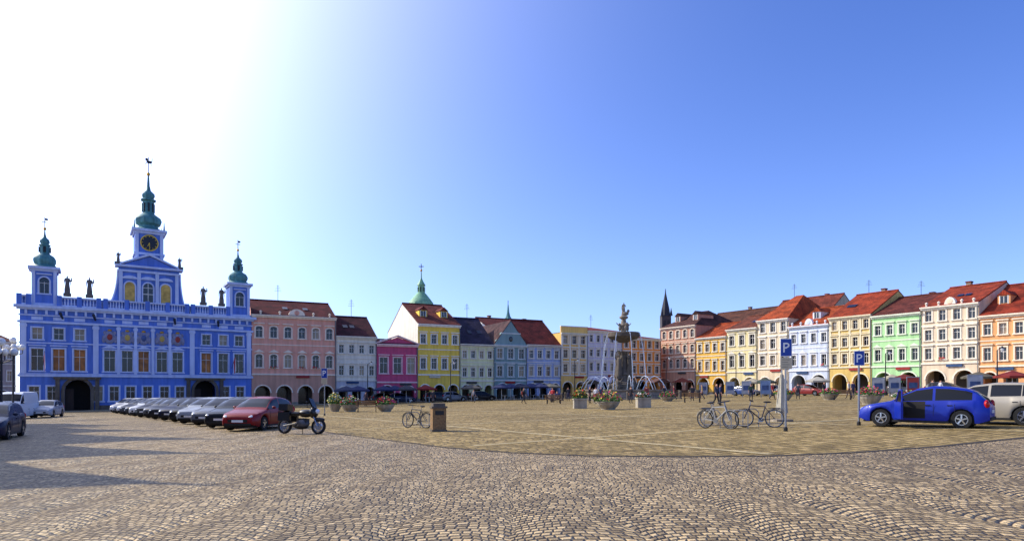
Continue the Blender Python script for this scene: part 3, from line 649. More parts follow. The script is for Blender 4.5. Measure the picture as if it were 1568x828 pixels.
for i in range(len(edge)-3): gf.append((2*i,2*i+1,2*i+3,2*i+2))
me=bpy.data.meshes.new('gutter'); me.from_pydata(gv,[],gf); me.materials.append(gut); o=bpy.data.objects.new('gutter_line',me); scene.collection.objects.link(o)
light=mat('light_stone_band',(178,160,116),.85,.3,1.2,.2)
def inpoly(p,poly):
    c=False;j=len(poly)-1
    for i in range(len(poly)):
        xi,yi=poly[i];xj,yj=poly[j]
        if (yi>p.y)!=(yj>p.y) and p.x<(xj-xi)*(p.y-yi)/(yj-yi)+xi: c=not c
        j=i
    return c
bv=[];bf=[]
O=Vector((6,36))
def band(o,d,w,dz):
    n=Vector((-d.y,d.x))*w/2; run=None
    k=-140
    while k<=140:
        p=o+d*k; ins=inpoly(p,pl)
        if ins and run is None: run=k
        if (not ins or k>=140) and run is not None:
            a=o+d*run;b2=o+d*(k-1)
            i=len(bv)
            for q in (a+n,a-n,b2-n,b2+n): bv.append((q.x,q.y,gz(q.x)+dz))
            bf.append((i,i+1,i+2,i+3)); run=None
        k+=1
for k in range(-8,12): band(O+Bv*k*11,A,.26,.009)
for k in range(-8,12): band(O+A*k*11,Bv,.26,.013)
me=bpy.data.meshes.new('bands'); me.from_pydata(bv,[],bf); me.materials.append(light); o=bpy.data.objects.new('paving_bands',me); scene.collection.objects.link(o)
def pavement(seg,u0,u1,wd,hgt=.12):
    a=hit(seg,u0);b2=hit(seg,u1);d=(b2-a).normalized();n=Vector((d.y,-d.x))
    P=[a,b2,b2+n*wd,a+n*wd]; V=[(p.x,p.y,gz(p.x)-.1) for p in P]+[(p.x,p.y,gz(p.x)+hgt) for p in P]
    me=bpy.data.meshes.new('pavement'); me.from_pydata(V,[],[(4,5,6,7),(0,1,5,4),(1,2,6,5),(2,3,7,6),(3,0,4,7)]); me.materials.append(mat('pavement_slabs',(150,138,116),.9,.15,2)); o=bpy.data.objects.new('pavement',me); scene.collection.objects.link(o)
pavement(RA,386,1008,2.4); pavement(RB,1020,1690,2.4); pavement(TH,31,384,1.6)

# ------------------------------------------------------------------ vehicles
def interp(pts,x):
    if x<=pts[0][0]: return pts[0][1]
    for (a,b),(c,d) in zip(pts,pts[1:]):
        if x<=c: return b+(d-b)*(x-a)/(c-a)
    return pts[-1][1]
def car(name,color,pos,fwd,kind='hatch',door=False,s=1.0):
    b=B(); paint=mat('car_paint',color,.45,.03,1,metal=.1,spec=.3,coat=.28); blk=mat('black_plastic',(26,26,28),.6)
    if kind=='hatch': L=4.1;hw=.86;top=[(0,.56),(.05,.66),(.25,.76),(.95,.9),(1.2,.94),(2.5,.96),(3.7,1.0),(3.98,.96),(4.1,.74)];roof=[(1.05,.92),(1.5,1.2),(1.9,1.4),(2.4,1.49),(2.9,1.47),(3.4,1.39),(3.7,1.28),(4.04,.95)];xf,xr=.78,3.3;ws,rs=1.9,3.6
    elif kind=='wagon': L=4.4;hw=.87;top=[(0,.57),(.05,.68),(.3,.78),(1.0,.91),(1.25,.95),(2.6,.98),(4.0,1.02),(4.28,.98),(4.4,.76)];roof=[(1.08,.94),(1.55,1.21),(1.95,1.4),(2.6,1.49),(3.4,1.48),(3.85,1.43),(4.05,1.34),(4.33,.97)];xf,xr=.82,3.5;ws,rs=1.95,3.95
    elif kind=='sedan': L=4.5;hw=.87;top=[(0,.55),(.05,.66),(.3,.76),(1.1,.92),(1.35,.97),(2.8,1.0),(3.8,1.03),(4.38,1.0),(4.5,.76)];roof=[(1.25,.96),(1.75,1.24),(2.1,1.39),(2.6,1.46),(3.15,1.43),(3.55,1.3),(3.98,1.03)];xf,xr=.85,3.6;ws,rs=2.1,3.25
    else: L=5.0;hw=.98;top=[(0,.6),(.05,.8),(.25,1.0),(.7,1.18),(.9,1.25),(4.8,1.25),(4.95,1.2),(5,.9)];roof=[(.75,1.2),(1.1,1.6),(1.5,2.05),(1.9,2.22),(4.6,2.22),(4.85,2.1),(4.97,1.22)];xf,xr=.9,4.0;ws,rs=1.5,4.75
    rw=.32; Ra=.38
    xs=sorted(set([round(L*i/26,3) for i in range(27)]+[round(xw+Ra*k,3) for xw in (xf,xr) for k in (-1,-.92,-.75,-.45,0,.45,.75,.92,1)]+[.05,.3,round(L-.03,3)]))
    ys=lambda x: hw*(1-.2*max(0,1-x/.45)**2-.12*max(0,1-(L-x)/.4)**2)
    def zb(x):
        z=.2+.1*max(0,1-x/.3)+.12*max(0,1-(L-x)/.3)
        for xw in (xf,xr):
            d=abs(x-xw)
            if d<Ra: z=max(z,rw+math.sqrt(max(0,Ra*Ra-d*d)))
        return z
    prof=[(0,.965),(.18,1.0),(.45,1.005),(.7,.985),(.9,.95),(1,.91)]
    rings=[]
    for x in xs:
        z0=zb(x);z1=max(interp(top,x),z0+.03); h=ys(x)
        half=[(h*k,z0+(z1-z0)*t) for t,k in prof]+[(h*.72,z1+.025),(h*.35,z1+.04)]
        rings.append([(x-L/2,-y,z) for y,z in half]+[(x-L/2,0,z1+.045)]+[(x-L/2,y,z) for y,z in reversed(half)])
    V=[];Fc=[];ms=[]
    n=len(rings[0])
    for r in rings: V+=r
    for j in range(len(rings)-1):
        xm=(xs[j]+xs[j+1])/2
        for i in range(n-1):
            Fc.append((j*n+i,j*n+i+1,(j+1)*n+i+1,(j+1)*n+i))
            ms.append(DARK if (door and i in (1,2,3,4) and 1.3<xm<2.25) else paint)
    Fc.append(tuple(range(n))); ms.append(paint); Fc.append(tuple((len(rings)-1)*n+i for i in range(n))); ms.append(paint)
    b.raw('body',paint,V,Fc,ms)
    b.box('underbody',blk,-L/2+.15,L/2-.15,-hw*.82,hw*.82,.17,.5)
    x0=roof[0][0];x1=roof[-1][0]
    gx=sorted(set([round(x0+(x1-x0)*i/18,3) for i in range(19)]+[ws,rs,2.42,2.5]+[p[0] for p in roof]))
    rings=[]
    for x in gx:
        zb0=interp(top,x)-.01; zr=max(interp(roof,x),zb0+.004); h=ys(x)*.915; hh=zr-zb0; tl=.34 if kind!='van' else .1
        sd=[(h-hh*tl*t,zb0+hh*t) for t in (0,.06,.5,.86)]+[(h-hh*tl-.035,zb0+hh*.97)]
        half=sd+[(h*.45,zr+.012)]
        rings.append([(x-L/2,-y,z) for y,z in half]+[(x-L/2,0,zr+.018)]+[(x-L/2,y,z) for y,z in reversed(half)])
    V=[];Fc=[];ms=[];n=len(rings[0])
    for r in rings: V+=r
    for j in range(len(rings)-1):
        xm=(gx[j]+gx[j+1])/2
        for i in range(n-1):
            k=min(i,n-2-i); m=paint
            side=k in(1,2)
            if side and x0+.18<xm<x1-(.42 if kind!='van' else 3.3) and not(2.42<=xm<=2.5) and not (kind in('wagon','sedan') and 3.38<xm<3.46): m=CARGLASS
            if k>=4 and (xm<ws or xm>rs) and gx[j]>=x0+.03: m=CARGLASS
            Fc.append((j*n+i,j*n+i+1,(j+1)*n+i+1,(j+1)*n+i)); ms.append(m)
    b.raw('cabin',paint,V,Fc,ms)
    for xw in (xf,xr):
        for sd in (-1,1):
            yo=sd*(hw-.10); X=xw-L/2
            b.rev('wheels',RUBBER,X,yo,rw,[(rw*.62,-.1),(rw*.95,-.1),(rw,-.06),(rw,.06),(rw*.95,.1),(rw*.62,.1)],22)
            b.rev('wheels',IRON,X,yo+sd*.06,rw,[(.001,0),(rw*.63,0)],20)
            b.rev('wheels',CHROME,X,yo+sd*.085,rw,[(rw*.54,0),(rw*.64,0),(rw*.64,-.02*sd)],20)
            for q in range(5):
                a=math.pi*2*q/5+.3; b.tube('wheels',CHROME,(X,yo+sd*.09,rw),(X+math.cos(a)*rw*.58,yo+sd*.085,rw+math.sin(a)*rw*.58),.035,4)
            b.box('wheels',IRON,X-Ra*.98,X+Ra*.98,min(yo-sd*.15,yo-sd*.3),max(yo-sd*.15,yo-sd*.3),.2,rw+Ra*.9)
    f=-L/2; zt=interp(top,.2)
    for sd in (-1,1):
        b.ell('lights',mat('headlamp',(215,220,225),.1,.1,3,spec=1),(f+.2,sd*hw*.66,zt-.1),.2,.17,.085,10,6)
        b.ell('lights',REDL,(L/2-.1,sd*hw*.8,.86),.1,.14,.16 if kind!='van' else .3,8,6)
        b.ell('mirrors',paint,(x0+.45-L/2,sd*(hw+.08),1.02 if kind!='van' else 1.4),.07,.1,.065,8,6)
        for xx in (x0+.3,2.46,min(3.45,L-1)):
            b.box('seams',blk,xx-L/2-.006,xx-L/2+.006,sd*hw*1.003-.004,sd*hw*1.003+.004,.42,.86)
        for xx in (2.28,min(3.28,L-1.15)): b.box('handles',blk,xx-L/2-.08,xx-L/2+.08,sd*hw*.99-.02,sd*hw*.99+.02,.8,.83)
        b.box('sills',blk,xf+Ra-L/2,xr-Ra-L/2,min(sd*hw*.9,sd*hw*.985),max(sd*hw*.9,sd*hw*.985),.185,.26)
    b.box('grille',blk,f-.012,f+.1,-.45,.45,.4,.52); b.box('grille',blk,f-.008,f+.1,-.62,.62,.27,.36); b.box('plate',WHITEP,f-.025,f-.013,-.26,.26,.4,.5)
    b.box('plate',WHITEP,L/2+.002,L/2+.02,-.26,.26,.56,.66); b.box('plate',blk,L/2-.1,L/2+.03,-hw*.8,hw*.8,.3,.42)
    if door:
        hx=x0+.25-L/2; Md=Matrix.Translation((hx,-hw,0))@Matrix.Rotation(math.radians(-66),4,'Z')
        b.box('open_door',paint,0,.95,-.07,0,.32,.93,Md); b.box('open_door',DARK,.06,.9,-.0,.035,.4,.88,Md)
        for a0,a1 in (((.12,-.03,.93),(.5,-.03,1.34)),((.5,-.03,1.34),(.92,-.03,1.36)),((.92,-.03,1.36),(.93,-.03,.93))): b.tube('open_door',paint,Md@Vector(a0),Md@Vector(a1),.03)
        b.raw('open_door',CARGLASS,[Md@Vector(v) for v in ((.14,-.03,.93),(.92,-.03,.93),(.91,-.03,1.35),(.5,-.03,1.33))],[(0,1,2,3)])
    M=frameM(pos,(-fwd[0],-fwd[1]))@Matrix.Scale(s,4)
    b.finish('parked_'+name,M,('body','cabin','wheels','lights','mirrors'))
cl=[((130,8,12),'hatch'),((8,11,20),'wagon'),((100,104,110),'hatch'),((150,155,160),'wagon'),((12,12,16),'hatch'),((16,24,54),'hatch'),((12,16,28),'wagon'),((80,82,86),'hatch'),((14,16,22),'sedan'),((190,192,192),'wagon'),((26,30,40),'hatch'),((50,52,58),'sedan'),((205,205,202),'hatch'),((150,152,156),'wagon'),((200,200,200),'hatch')]
a=Vector((-11.8,30.6));bb=Vector((-40.5,69))
for i,(c,k) in enumerate(cl):
    p=a.lerp(bb,i/14.0); yaw=math.radians(R.uniform(-3,3)); f=(-.08,-.997)
    f=(f[0]*math.cos(yaw)-f[1]*math.sin(yaw),f[0]*math.sin(yaw)+f[1]*math.cos(yaw))
    car('car',c,(p.x,p.y,gz(p.x)),f,k)
car('car',(8,38,150),(14.6,23.1,gz(14.6)),(-.74,.67),'hatch',door=True,s=.95)
car('car',(160,152,136),(17.5,24.0,gz(17.5)),(-.6,.8),'wagon')
car('car',(12,30,90),(20.6,25.6,gz(20.6)),(-.6,.8),'hatch')
car('car',(10,18,50),(-21.7,27.2,gz(-21.7)),(.45,-.89),'wagon')
car('van',(214,218,222),(-41.4,54.5,gz(-41.4)),(.3,-.95),'van')
car('van',(50,84,160),(-43.6,50,gz(-43.6)),(.3,-.95),'van')
q=gp(72,638); car('car',(170,172,176),tuple(q),(.35,-.94),'hatch')
for u,Y,c,k in ((590,93,(40,42,48),'hatch'),(612,94,(30,50,90),'sedan'),(672,97,(36,36,40),'wagon'),(694,98,(120,124,128),'hatch'),(738,100,(30,30,34),'hatch'),(1142,95,(30,60,120),'hatch'),(1190,90,(120,120,120),'hatch'),(1240,86,(120,30,26),'hatch'),(1390,78,(90,90,90),'wagon'),(1450,72,(40,42,46),'hatch')):
    q=gd(u,Y); d=(.87,.5) if u<1000 else (.53,-.85)
    car('car',c,tuple(q),d,k)

def motorcycle(pos,fwd):
    b=B(); blk=mat('bike_black',(14,14,17),.4,.1,2,coat=.3); r=.31
    for x in (-.74,.74):
        for prt,m,rr,t in (('wheels',RUBBER,r,.06),('wheels',METAL,r*.72,.03)):
            b.rev(prt,m,x,0,r,[(rr-t*1.2,-t),(rr-t*.3,-t*.9),(rr,-t*.3),(rr,t*.3),(rr-t*.3,t*.9),(rr-t*1.2,t),(rr-t*1.2,-t)],20)
        for q in range(6):
            a=math.pi*q/3; b.tube('wheels',METAL,(x,0,r),(x+math.cos(a)*r*.7,0,r+math.sin(a)*r*.7),.015,4)
        b.rev('wheels',CHROME,x,-.05,r,[(.001,0),(.14,0),(.14,.1),(.001,.1)],14)
    for y in (-.1,.1): b.tube('fork',CHROME,(.74,y,r),(.42,y*.9,.92),.028); b.tube('swingarm',METAL,(-.74,y,r),(-.15,y,.42),.03)
    b.ell('engine',mat('engine_alloy',(90,90,94),.5,.2,6,metal=.6),(.05,0,.42),.3,.18,.22,10,6); b.ell('engine',IRON,(-.02,.0,.3),.32,.15,.12,10,6); b.box('engine',IRON,-.12,.26,-.13,.13,.42,.62)
    b.ell('tank',blk,(.16,0,.82),.34,.17,.16,12,8); b.ell('seat',IRON,(-.32,0,.8),.4,.15,.09,12,6); b.ell('tail',blk,(-.66,0,.82),.25,.12,.11,10,6)
    b.ell('fender',blk,(.76,0,.58),.24,.08,.09,10,6); b.ell('fairing',blk,(.5,0,.86),.18,.2,.24,10,8)
    b.prism('windscreen',CARGLASS,[(.48,1.05),(.53,1.08),(.34,1.42),(.3,1.4)],-.17,.17)
    b.ell('headlight',mat('headlamp',(215,220,225),.1,.1,3,spec=1),(.66,0,.9),.07,.13,.1,10,6)
    b.tube('handlebar',IRON,(.36,-.38,1.04),(.36,.38,1.04),.018)
    for y in (-.36,.36): b.tube('mirrors',IRON,(.38,y*.8,1.05),(.36,y,1.2),.01); b.ell('mirrors',IRON,(.36,y,1.24),.02,.07,.045,8,5); b.box('panniers',blk,-.86,-.36,min(y*.6,y),max(y*.6,y),.5,.84)
    b.box('topcase',blk,-.95,-.55,-.2,.2,.92,1.18); b.tube('exhaust',CHROME,(.05,.16,.28),(-.75,.2,.36),.05,8,.065)
    b.tube('stand',IRON,(-.05,.12,.3),(-.1,.32,.01),.015); b.box('plate',WHITEP,-.93,-.92,-.09,.09,.55,.7)
    b.finish('motorcycle',frameM(pos,fwd)@Matrix.Rotation(math.radians(-7),4,'X'),('tank','seat','tail','fender','fairing','wheels','engine'))
q=gp(461,664); motorcycle(tuple(q),(.93,-.2))

def bicycle(pos,fwd,c=(40,42,46)):
    b=B(); p=mat('bike_paint',c,.35,.05); r=.34
    for x in (-.52,.54):
        t=.02
        b.rev('wheels',RUBBER,x,0,r,[(r-.03,-t),(r,-t*.6),(r,t*.6),(r-.03,t),(r-.03,-t)],24); b.rev('wheels',METAL,x,0,r,[(r-.05,-.012),(r-.03,-.012),(r-.03,.012),(r-.05,.012),(r-.05,-.012)],24)
        for q in range(14):
            a=2*math.pi*q/14; b.tube('spokes',METAL,(x,0,r),(x+math.cos(a)*(r-.04),0,r+math.sin(a)*(r-.04)),.003,3)
    bbk=(-.06,0,.29);st=(-.2,0,.78);hd=(.34,0,.82);hl=(.38,0,.68)
    for s,e,rr in ((bbk,st,.02),(st,hd,.019),(hl,bbk,.022),(hd,hl,.024)): b.tube('frame',p,s,e,rr)
    for y in (-.06,.06):
        b.tube('frame',p,(-.52,y,r),(bbk[0],y*.5,bbk[2]),.012); b.tube('frame',p,(-.52,y,r),(st[0],y*.4,st[2]-.04),.011); b.tube('frame',p,(.54,y,r),(hl[0]+.01,y*.7,hl[2]),.014)
    b.tube('frame',METAL,st,(-.24,0,.92),.014); b.ell('saddle',IRON,(-.27,0,.95),.15,.07,.035,10,5); b.tube('handlebar',METAL,hd,(.31,0,.98),.014)
    b.tube('handlebar',IRON,(.34,-.29,1.0),(.34,.29,1.0),.014)
    for y in (-.29,.29): b.tube('handlebar',IRON,(.34,y,1.0),(.22,y,.98),.017)
    b.rev('crank',METAL,bbk[0],-.05,bbk[2],[(.001,0),(.09,0),(.09,.01)],14); b.tube('crank',METAL,(bbk[0],-.06,bbk[2]),(bbk[0]+.12,-.06,bbk[2]-.12),.012); b.tube('crank',METAL,(bbk[0],.06,bbk[2]),(bbk[0]-.12,.06,bbk[2]+.12),.012)
    b.box('pedals',IRON,bbk[0]+.08,bbk[0]+.16,-.16,-.06,bbk[2]-.14,bbk[2]-.12); b.box('pedals',IRON,bbk[0]-.16,bbk[0]-.08,.06,.16,bbk[2]+.11,bbk[2]+.13)
    for x in (-.52,.54):
        for i in range(6):
            a=math.pi*(.1+.8*i/6);a2=math.pi*(.1+.8*(i+1)/6); b.tube('mudguards',p,(x+math.cos(a)*(r+.03),0,r+math.sin(a)*(r+.03)),(x+math.cos(a2)*(r+.03),0,r+math.sin(a2)*(r+.03)),.012,4)
    b.box('rack',IRON,-.72,-.3,-.05,.05,.72,.74)
    b.finish('bicycle',frameM(pos,fwd)@Matrix.Rotation(math.radians(5),4,'X'),('wheels',))
def rack(pos,fwd,n=2):
    b=B()
    for i in range(n):
        x=-.5+i*1.0
        b.tube('hoop',METAL,(x,0,0),(x,0,.55),.018);b.tube('hoop',METAL,(x+.6,0,0),(x+.6,0,.55),.018);b.tube('hoop',METAL,(x,0,.55),(x+.12,0,.68),.018);b.tube('hoop',METAL,(x+.6,0,.55),(x+.48,0,.68),.018);b.tube('hoop',METAL,(x+.12,0,.68),(x+.48,0,.68),.018)
    b.tube('hoop',METAL,(-.5,0,.12),(-.5+n*1.0-.4,0,.12),.018)
    b.finish('bicycle_rack',frameM(pos,fwd))
def off(q,dx,dy): return (q.x+dx,q.y+dy,gz(q.x+dx))
q=gp(638,655); bicycle(tuple(q),(-.75,.5)); rack(off(q,0,.35),(1,0))
q=gp(1099,656); bicycle(tuple(q),(.6,-.7),(170,170,165)); rack(off(q,.1,.35),(.8,-.5)); bicycle(off(q,.3,.8),(.55,-.75),(40,44,50))
q=gp(1163,654); bicycle(tuple(q),(-.85,.35),(24,28,54)); rack(off(q,0,.35),(1,0))

# ------------------------------------------------------------------ street furniture
def bin_(pos):
    b=B(); m=mat('exposed_aggregate',(142,112,76),.9,.35,14,.6)
    b.box('casing',m,-.27,.27,-.27,.27,0,.92); b.box('casing',STONE_D,-.31,.31,-.31,.31,.922,1.0); b.box('base',STONE_D,-.24,.24,-.24,.24,1.0,1.12) 
    b.box('slot',IRON,-.17,.17,-.285,-.272,.66,.82); b.box('plinth',STONE_D,-.3,.3,-.3,.3,-.05,.08)
    b.finish('litter_bin',frameM(pos,(.95,.3)))
bin_(tuple(gp(671,660)))
def p_sign(pos,h,face,panel=True,w=.5,hh=.6):
    b=B(); b.tube('pole',METAL,(0,0,0),(0,0,h),.035,10); z1=h-.02;z0=z1-hh; y=-.06
    b.box('panel',WHITEP,-w/2,w/2,y,y+.015,z0,z1); b.box('panel',BLUEP,-w/2+.02,w/2-.02,y-.006,y-.001,z0+.02,z1-.02)
    zc=(z0+z1)/2; k=min(hh/.6,w/.42); t=.055*k; yy=(y-.012,y-.007)
    b.box('letter_P',WHITEP,-.11*k,-.11*k+t,*yy,zc-.18*k,zc+.18*k)
    b.box('letter_P',WHITEP,-.11*k+t,.02*k,*yy,zc+.18*k-t,zc+.18*k); b.box('letter_P',WHITEP,-.11*k+t,.02*k,*yy,zc-.01*k-t*.5,zc-.01*k+t*.5)
    for i in range(6):
        a=-math.pi/2+math.pi*i/6;a2=a+math.pi/6; ro=.0975*k;ri=ro-t; c=(.02*k,zc+.083*k)
        b.prism('letter_P',WHITEP,[(c[0]+ri*math.cos(a),c[1]+ri*math.sin(a)),(c[0]+ro*math.cos(a),c[1]+ro*math.sin(a)),(c[0]+ro*math.cos(a2),c[1]+ro*math.sin(a2)),(c[0]+ri*math.cos(a2),c[1]+ri*math.sin(a2))],yy[0],yy[1])
    if panel:
        b.box('info_panel',mat('cream_enamel',(190,178,150),.6,.1),-w/2,w/2,y,y+.015,z0-.42,z0-.04)
        for i in range(4): b.box('info_panel',mat('grey_print',(110,104,92),.6),-w/2+.06,w/2-.08-.05*(i%2),y-.004,y-.001,z0-.12-.08*i,z0-.105-.08*i)
    b.lathe('foot',IRON,0,0,[(.07,0),(.07,.12),(.04,.16)],10)
    b.finish('parking_sign',frameM(pos,face))
p_sign(tuple(gp(1203,660)),3.15,(.9,-.1),w=.38,hh=.6); p_sign(tuple(gp(1315,651)),2.8,(.9,-.2),panel=False,w=.36,hh=.55); p_sign(tuple(gp(497,636)),3.4,(.9,-.1),w=.45,hh=.7)
def parasol_folded(pos,h=2.2):
    b=B(); m=mat('cream_canvas',(176,170,152),.9,.15,6); b.tube('pole',METAL,(0,0,0),(0,0,h+.1),.03)
    b.lathe('canvas',m,0,0,[(.2,.35),(.23,.6),(.16,1.0),(.11,1.5),(.09,1.8),(.03,h)],9); b.box('foot',STONE,-.35,.35,-.35,.35,0,.1)
    for i in range(6):
        a=i*math.pi/3; b.tube('canvas',m,(math.cos(a)*.24,math.sin(a)*.24,.36),(math.cos(a)*.05,math.sin(a)*.05,h-.1),.035)
    b.finish('folded_parasol',Matrix.Translation(pos))
parasol_folded(tuple(gp(1197,645)),2.1)
def lamp(pos,h,arms=4):
    b=B(); b.lathe('post',IRON,0,0,[(.22,0),(.22,.3),(.12,.5),(.09,1.2),(.07,1.3),(.055,h)],10)
    gm=mat('opal_globe',(235,235,230),.3,.02)
    if arms==1:
        b.tube('arm',IRON,(0,0,h),(.5,0,h+.25),.03); b.lathe('lantern',gm,.5,0,[(.08,h-.15),(.17,h+.1),(.1,h+.2)],8); b.lathe('lantern',IRON,.5,0,[(.2,h+.2),(.12,h+.3),(.02,h+.42)],8)
    else:
        for i in range(arms):
            a=2*math.pi*i/arms+.4; dx,dy=math.cos(a),math.sin(a)
            b.tube('arms',IRON,(0,0,h-.7),(dx*.6,dy*.6,h-.45),.03); b.tube('arms',IRON,(dx*.6,dy*.6,h-.45),(dx*.6,dy*.6,h-.2),.025); b.ell('globes',gm,(dx*.6,dy*.6,h),.2,.2,.22,12,8)
        b.tube('arms',IRON,(0,0,h),(0,0,h+.35),.03); b.ell('globes',gm,(0,0,h+.55),.22,.22,.24,12,8)
    b.finish('street_lamp',Matrix.Translation(pos),('globes','post'))
lamp(tuple(gd(20,50)),5.6,5); lamp(tuple(gd(2,38)),4.4,4)
for u,Y,h in ((1127,96,6.0),(1527,66,4.6),(1356,78,5),(563,90,5.5),(1020,104,6),(690,93,5.5),(880,105,6)): lamp(tuple(gd(u,Y)),h,1)
leafm=[mat('leaves',(52,92,34),.8,.3,8),mat('leaves_light',(96,130,48),.8,.3,8)]
flm={'red':mat('red_petals',(190,24,40),.7,.2,9),'pink':mat('pink_petals',(210,70,120),.7,.2,9),'yellow':mat('yellow_petals',(214,180,50),.7,.2,9),'white':mat('white_petals',(225,220,205),.7,.1,9)}
def planter(pos,r=.6,h=.6,fl=('red','pink'),bush=.5,box=False):
    b=B(); m=mat('concrete_planter',(172,162,142),.9,.15,4,.3,grime=.3)
    if box: b.box('pot',m,-r,r,-r,r,0,h); b.box('pot',m,-r-.04,r+.04,-r-.04,r+.04,h-.12,h+.002)
    else: b.lathe('pot',m,0,0,[(r*.6,0),(r*.62,.08),(r*.9,h*.6),(r,h*.9),(r*1.06,h*.92),(r*1.06,h),(r*.9,h)],16)
    b.lathe('soil',STONE_D,0,0,[(r*.85,h-.05),(r*.85,h+.01)],12)
    rr=random.Random(int(abs(pos[0])*100))
    for i in range(420):
        a=rr.uniform(0,6.28); t=rr.uniform(0,1)**.5; ph=rr.uniform(0,1); rad=r*1.2*t
        c=Vector((math.cos(a)*rad,math.sin(a)*rad,h+bush*(1-t*t*.7)*ph)); d1=Vector((rr.uniform(-1,1),rr.uniform(-1,1),rr.uniform(-1,1))).normalized()*.08; d2=d1.orthogonal().normalized()*.07
        mm=leafm[rr.random()<.4] if (rr.random()<.55 or ph<.4) else flm[rr.choice(fl)]
        b.poly('flowers',mm,[c-d1,c+d2,c+d1,c-d2])
    b.finish('flower_planter',Matrix.Translation(pos))
for u,y,r,h,bu,fl in ((513,630,.55,.7,1.0,('yellow','white')),(536,630,.75,.6,.8,('red','white')),(590,630,.75,.6,.7,('red','pink')),(888,625,.5,.8,.9,('yellow','red')),(931,627,.85,.6,.9,('red','pink','yellow')),(985,624,.5,.8,.5,('white','red')),(1332,619,.8,.7,.7,('red','pink')),(1385,622,.6,.6,.5,('red','white')),(915,618,.6,.5,.6,('pink','red')),(1022,614,.8,.5,.6,('red','pink')),(1200,613,.8,.6,.6,('yellow','red')),(1270,612,.8,.6,.6,('red','pink'))):
    planter(tuple(gp(u,y)),r,h,fl,bu,box=(u in (888,985)))
def bench(pos,fwd):
    b=B(); w=mat('bench_wood',(150,112,66),.7,.25,6)
    for i in range(4): b.box('seat',w,-.9,.9,-.25+i*.12,-.15+i*.12,.43,.47)
    for i in range(3): b.box('backrest',w,-.9,.9,.26+i*.03,.3+i*.03,.58+i*.13,.68+i*.13)
    for x in (-.7,.7): b.box('leg',IRON,x-.03,x+.03,-.22,-.16,0,.43); b.box('leg',IRON,x-.03,x+.03,.2,.26,0,.9); b.box('leg',IRON,x-.03,x+.03,-.22,.25,.39,.43)
    b.finish('park_bench',frameM(pos,fwd))
bench(tuple(gp(562,631)),(.95,.2)); bench(tuple(gp(848,618)),(1,.1)); bench(tuple(gp(1060,616)),(1,-.1)); bench(tuple(gp(1290,612)),(1,-.3))
def parasol(pos,c,r=1.6,h=2.5,n=8):
    b=B(); m=mat('parasol_canvas',c,.85,.1,3); b.tube('pole',WHITEP,(0,0,0),(0,0,h),.035)
    b.lathe('canopy',m,0,0,[(r,h-.75),(r*1.01,h-.55),(r*.5,h-.25),(.04,h)],n); b.lathe('base',STONE,0,0,[(.35,0),(.35,.1),(.05,.14)],10)
    b.lathe('table',WHITEP,.5,0,[(.04,0),(.04,.7),(.4,.71),(.4,.74)],12)
    for s in (-1,1): b.box('chair',IRON,.5+s*.75-.2,.5+s*.75+.2,-.2,.2,.42,.46); b.box('chair',IRON,.5+s*.95-.03,.5+s*.95+.03,-.2,.2,.46,.88); [b.tube('chair',IRON,(.5+s*.75+dx,dy,0),(.5+s*.75+dx,dy,.42),.015,4) for dx in (-.17,.17) for dy in (-.17,.17)]
    b.finish('cafe_parasol',Matrix.Translation(pos))
nv=(34,44,84)
for u,Y,c in ((588,91,nv),(604,92,nv),(622,92,(60,60,66)),(652,94,(120,30,30)),(768,97,nv),(782,98,nv),(797,98,(30,36,60)),(812,99,nv),(826,99,nv),(842,100,(110,106,90)),(722,97,(90,86,80)),(530,86,(50,56,80)),(548,86,nv),(1152,92,(165,155,130)),(1172,91,(60,70,60)),(1252,86,(165,160,145)),(1366,79,(165,155,130)),(1384,78,(110,34,30)),(1498,70,(90,84,70)),(1550,66,(120,36,30))):
    parasol(tuple(gd(u,Y)),c)
def poster(pos,fwd,c,w=1.2,h=1.7):
    b=B(); b.box('frame',METAL,-w/2,w/2,-.06,.06,.4,.4+h); b.box('sheet',mat('poster_paper',c,.5,.45,1.3),-w/2+.07,w/2-.07,-.075,-.064,.48,.32+h)
    b.box('sheet',mat('poster_ink',(60,80,120),.5,.5,3),-w/2+.2,w/2-.2,-.079,-.077,.9,1.5)
    for s in (-1,1): b.box('leg',METAL,s*w*.4-.04,s*w*.4+.04,-.05,.05,0,.4)
    b.finish('advertising_panel',frameM(pos,fwd))
for u,Y,c in ((1118,92,(150,155,165)),(1143,84,(160,162,166)),(1172,80,(110,130,160)),(1345,70,(165,165,162)),(1398,68,(150,50,40)),(1370,72,(160,160,160)),(1493,58,(150,155,165)),(1077,98,(150,150,155)),(940,99,(150,50,50))): poster(tuple(gd(u,Y)),(.9,-.3),c)

